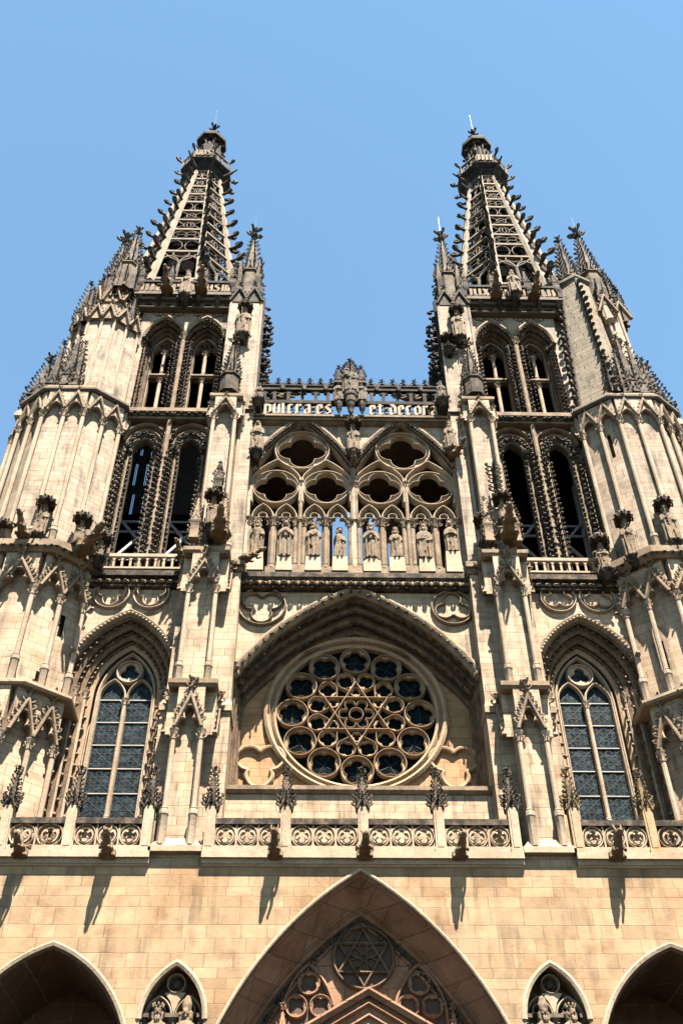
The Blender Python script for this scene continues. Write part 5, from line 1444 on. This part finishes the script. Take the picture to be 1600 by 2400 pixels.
for i in range(8):
    a = i*pi/4
    for q in range(4): crk(m, (-.08+(.4-.1*q)*cos(a), d-.25+(.4-.1*q)*sin(a), 46.1+q*.25), (cos(a),sin(a),.1), .2)
finial(m, -.08, d-.25, 47.05, .4); part(m,'canopy',M_ORN,t)
for s in (-1,1):
    x = -.08+s*.62
    tt = thing('angel_statue', 'small angel under a spirelet on the %s of the mother and child' % ('left' if s < 0 else 'right'), 'statue', (x,-.6,42.7), 'angels beside the madonna')
    o = bpy.data.objects.new('figure', SM[0 if s < 0 else 2].copy()); o.data.materials.clear(); o.data.materials.append(M_STATD); COL.objects.link(o); o.parent = tt; o.location = (0,0,.95); o.scale = (.72,)*3
    m = MB(); m.lathe(x,.6,[(.05,42.75),(.12,43.0),(.15,43.05),(.2,43.4),(.23,43.5),(.2,43.65)],8); part(m,'bracket',M_ORN,tt)
    m = MB(); pinnacle(m, x, .5, 45.2, .2, 1.0, .22, 4, 5, .17); part(m,'canopy',M_ORN,tt)
# niche figures
for i, (x, hd, bd, lab) in enumerate(((-6.56,'crown',True,'crowned stone king in the left light of the left portal niche'),(-5.66,'mitre',False,'stone bishop in a tall mitre, right light of the left portal niche'),
        (5.62,'mitre',True,'stone bishop with tall open mitre in the left light of the right niche'),(6.5,'crown',True,'bearded crowned stone king in the right light of the right niche'))):
    me = fuse(figure(41+i,'hold' if i % 2 else 'pray',hd,bd,1.05,(.15,-.2,.1,.3)[i],1), 'statue', .017, M_STAT)
    put(me, 'niche_statue', (x,-1.95,10.2), lab, 'statue', 'kings and bishops in the portal niches', .98)

# ------------------------------------------------------------------ gargoyles
def beast(seed, L=1.0, up=.1, wings=False, ears=.12):
    r = random.Random(seed); m = MB(FR)
    m.tube([(0,-.3,-.02),(0,.1,0),(0,.4*L,.04),(0,.72*L,.1+up*.6),(0,.95*L,.16+up)], [.2,.24,.22,.17,.13], 9)
    hz = .22+up; hd = 1.05*L
    m.ell((0,hd,hz), (.15,.2,.16), 9, 7); m.tube([(0,hd+.08,hz-.0),(0,hd+.3,hz+.02)], [.11,.075], 7); m.tube([(0,hd+.06,hz-.1),(0,hd+.24,hz-.13)], [.08,.05], 6)
    for s in (-1,1):
        m.tube([(s*.09,hd-.04,hz+.1),(s*.14,hd-.1,hz+.12+ears),(s*.12,hd-.14,hz+.14+ears*1.7)], [.05,.045,.015], 5)
        m.ell((s*.07,hd+.12,hz+.08), (.035,.035,.035), 6, 4)
        m.ell((s*.2,.12,-.04), (.13,.24,.2)); m.tube([(s*.23,.25,-.1),(s*.24,.4,-.22),(s*.2,.52,-.2)], [.09,.06,.06], 6)
        m.tube([(s*.16,.66*L,.05+up*.4),(s*.2,.75*L,-.1),(s*.15,.92*L,-.14),(s*.14,1.0*L,-.12)], [.09,.065,.05,.06], 6)
        if wings:
            for i in range(4): m.tube([(s*.18,.3,.16),(s*(.3+.04*i),.1-.1*i,.34-.05*i),(s*.26,-.1-.08*i,.2-.08*i)], [.05,.05,.02], 5)
    for i in range(6): m.tube([(0,.15+.13*i*L,.2+up*.1*i),(0,.1+.13*i*L,.3+up*.1*i)], [.05,.015], 5)
    return m
BM = [fuse(beast(1,1.0,.12), 'gargoyle', .025, M_GARG), fuse(beast(2,1.1,-.02,True), 'gargoyle', .025, M_GARG), fuse(beast(3,.95,.22,False,.18), 'gargoyle', .025, M_GARG)]
gg = 'gargoyles jutting from the balustrade cornice'
for i, (x, lab) in enumerate(((-11.85,'gargoyle on the cornice above the left side portal, nearest the left edge'),(-8.85,'hunched ape-like gargoyle on the cornice under the left lancet window'),(-3.05,'gargoyle on the central cornice left of the portal apex'),
        (.05,'upright eared gargoyle straight above the portal apex'),(3.35,'gargoyle on the central cornice right of the portal apex'),(8.86,'slender gargoyle on the cornice under the right lancet window'),(12.7,'gargoyle on the cornice at the far right edge'))):
    put(BM[(i*2+1) % 3], 'gargoyle', (x,-2.1,17.42), lab, 'gargoyle', gg, .9+.05*(i % 2), (0,.02,-.05,.0,.08,.0,0)[i])
g3 = 'gargoyles of the upper storeys'
for k, x, y, z, rz, sc, lab in ((2,-14.9,-2.0,32.45,-.1,1.0,'upright gargoyle at the left turret corner below a canopied statue'),(1,-12.3,-1.5,32.1,.62,1.3,'wide leaning gargoyle on the left turret cornice'),
        (1,-6.2,-1.9,32.7,.1,1.25,'large orange-brown gargoyle on the left pier top'),(1,6.95,-2.0,32.75,-.1,1.3,'large orange-brown gargoyle on the right pier top'),
        (0,-5.1,-.9,32.2,1.2,.8,'small gargoyle peering inward at the left end of the gallery'),(2,-7.9,-.7,32.3,-.3,.8,'small gargoyle at the right end of the left balcony'),
        (0,-4.7,3.2,48.4,1.5,1.5,'beast jutting into the sky from the inner flank of the left tower'),(0,-4.75,2.6,45.1,1.5,1.3,'lower beast on the inner flank of the left tower, near the parapet'),
        (1,4.7,3.2,48.4,-1.5,1.5,'beast jutting into the sky from the inner flank of the right tower'),(1,4.75,2.6,45.1,-1.5,1.3,'lower beast on the inner flank of the right tower, near the parapet'),
        (2,-11.1,-.35,54.2,-.05,1.5,'dark gargoyle left of the statue on the left tower parapet'),(2,-9.05,-.35,54.2,.1,1.5,'dark gargoyle right of the statue on the left tower parapet'),
        (2,9.0,-.35,54.2,-.1,1.5,'dark gargoyle left of the statue on the right tower parapet'),(2,11.3,-.35,54.2,.08,1.5,'dark gargoyle right of the statue on the right tower parapet'),
        (0,5.2,-.5,39.75,.5,.8,'lichened gargoyle at the foot of the right gallery arch'),(2,0.03,-.35,39.3,0,.5,'small head-like gargoyle between the two gallery arches')):
    put(BM[k], 'gargoyle', (x,y,z), lab, 'gargoyle', g3, sc*(.8 if z > 54 else 1), rz)
# ------------------------------------------------------------------ camera, light, ground
def cam():
    cd = bpy.data.cameras.new('camera'); o = bpy.data.objects.new('camera', cd); COL.objects.link(o)
    f, pitch, yaw, roll = CAM
    cp, sp = cos(pitch), sin(pitch)
    fwd = Vector((sin(yaw)*cp, cos(yaw)*cp, sp)); r = Vector((cos(yaw), -sin(yaw), 0)); u = r.cross(fwd)
    r2 = cos(roll)*r+sin(roll)*u; u2 = -sin(roll)*r+cos(roll)*u
    from mathutils import Matrix
    M4 = Matrix((( r2.x,u2.x,-fwd.x,CX),(r2.y,u2.y,-fwd.y,-36.0),(r2.z,u2.z,-fwd.z,1.6),(0,0,0,1)))
    o.matrix_world = M4
    cd.sensor_fit = 'VERTICAL'; cd.sensor_height = 36; cd.sensor_width = 24; cd.lens = f/2400*36
    cd.clip_end = 3000; cd.clip_start = .2
    SC.camera = o
CAM = (2377, radians(43.72), radians(1.61), radians(-.48)); CX = -1.61
cam()
m = MB()
m.add([(-900,900,-.0),(900,900,0),(900,-900,0),(-900,-900,0)], [(0,1,2,3)])
gm = stone('plaza_paving', (.13,.115,.095), (.105,.093,.077), (.065,.057,.05), bw=1.1, rh=.7, lichen=0)
gr = part(m, 'ground', gm); gr['kind'] = 'structure'
DIR = Vector((-.30, 1.0, -2.15)).normalized()
ld = bpy.data.lights.new('sun', 'SUN'); ld.energy = 5.0; ld.angle = radians(.53); ld.color = (1.0, .90, .79)
lo = bpy.data.objects.new('sun', ld); COL.objects.link(lo); lo.rotation_euler = DIR.to_track_quat('-Z', 'Y').to_euler(); lo.location = (20,-40,90)
w = bpy.data.worlds.new('World'); SC.world = w; w.use_nodes = True
t = w.node_tree; t.nodes.clear()
sk = t.nodes.new('ShaderNodeTexSky'); sk.sky_type = 'NISHITA'; sk.sun_disc = False
el = math.asin(-DIR.z); sk.sun_elevation = el; sk.sun_rotation = atan2(-DIR.x, -DIR.y)
sk.air_density = .7; sk.dust_density = .12; sk.ozone_density = .4; sk.altitude = 850
bg = t.nodes.new('ShaderNodeBackground'); bg.inputs['Strength'].default_value = .05
ow = t.nodes.new('ShaderNodeOutputWorld'); tm = t.nodes.new('ShaderNodeMix'); tm.data_type = 'RGBA'; tm.blend_type = 'MULTIPLY'; tm.inputs[0].default_value = 1; tm.inputs[7].default_value = (1.0,1.17,1.02,1); t.links.new(sk.outputs[0], tm.inputs[6]); t.links.new(tm.outputs[2], bg.inputs[0]); t.links.new(bg.outputs[0], ow.inputs[0])
SC.view_settings.view_transform = 'Standard'; SC.view_settings.look = 'None'; SC.view_settings.gamma = 1; SC.view_settings.use_curve_mapping = False
SC.view_settings.exposure = 3.1
SC.render.film_transparent = False
SC.cycles.max_bounces = 4; SC.cycles.diffuse_bounces = 1
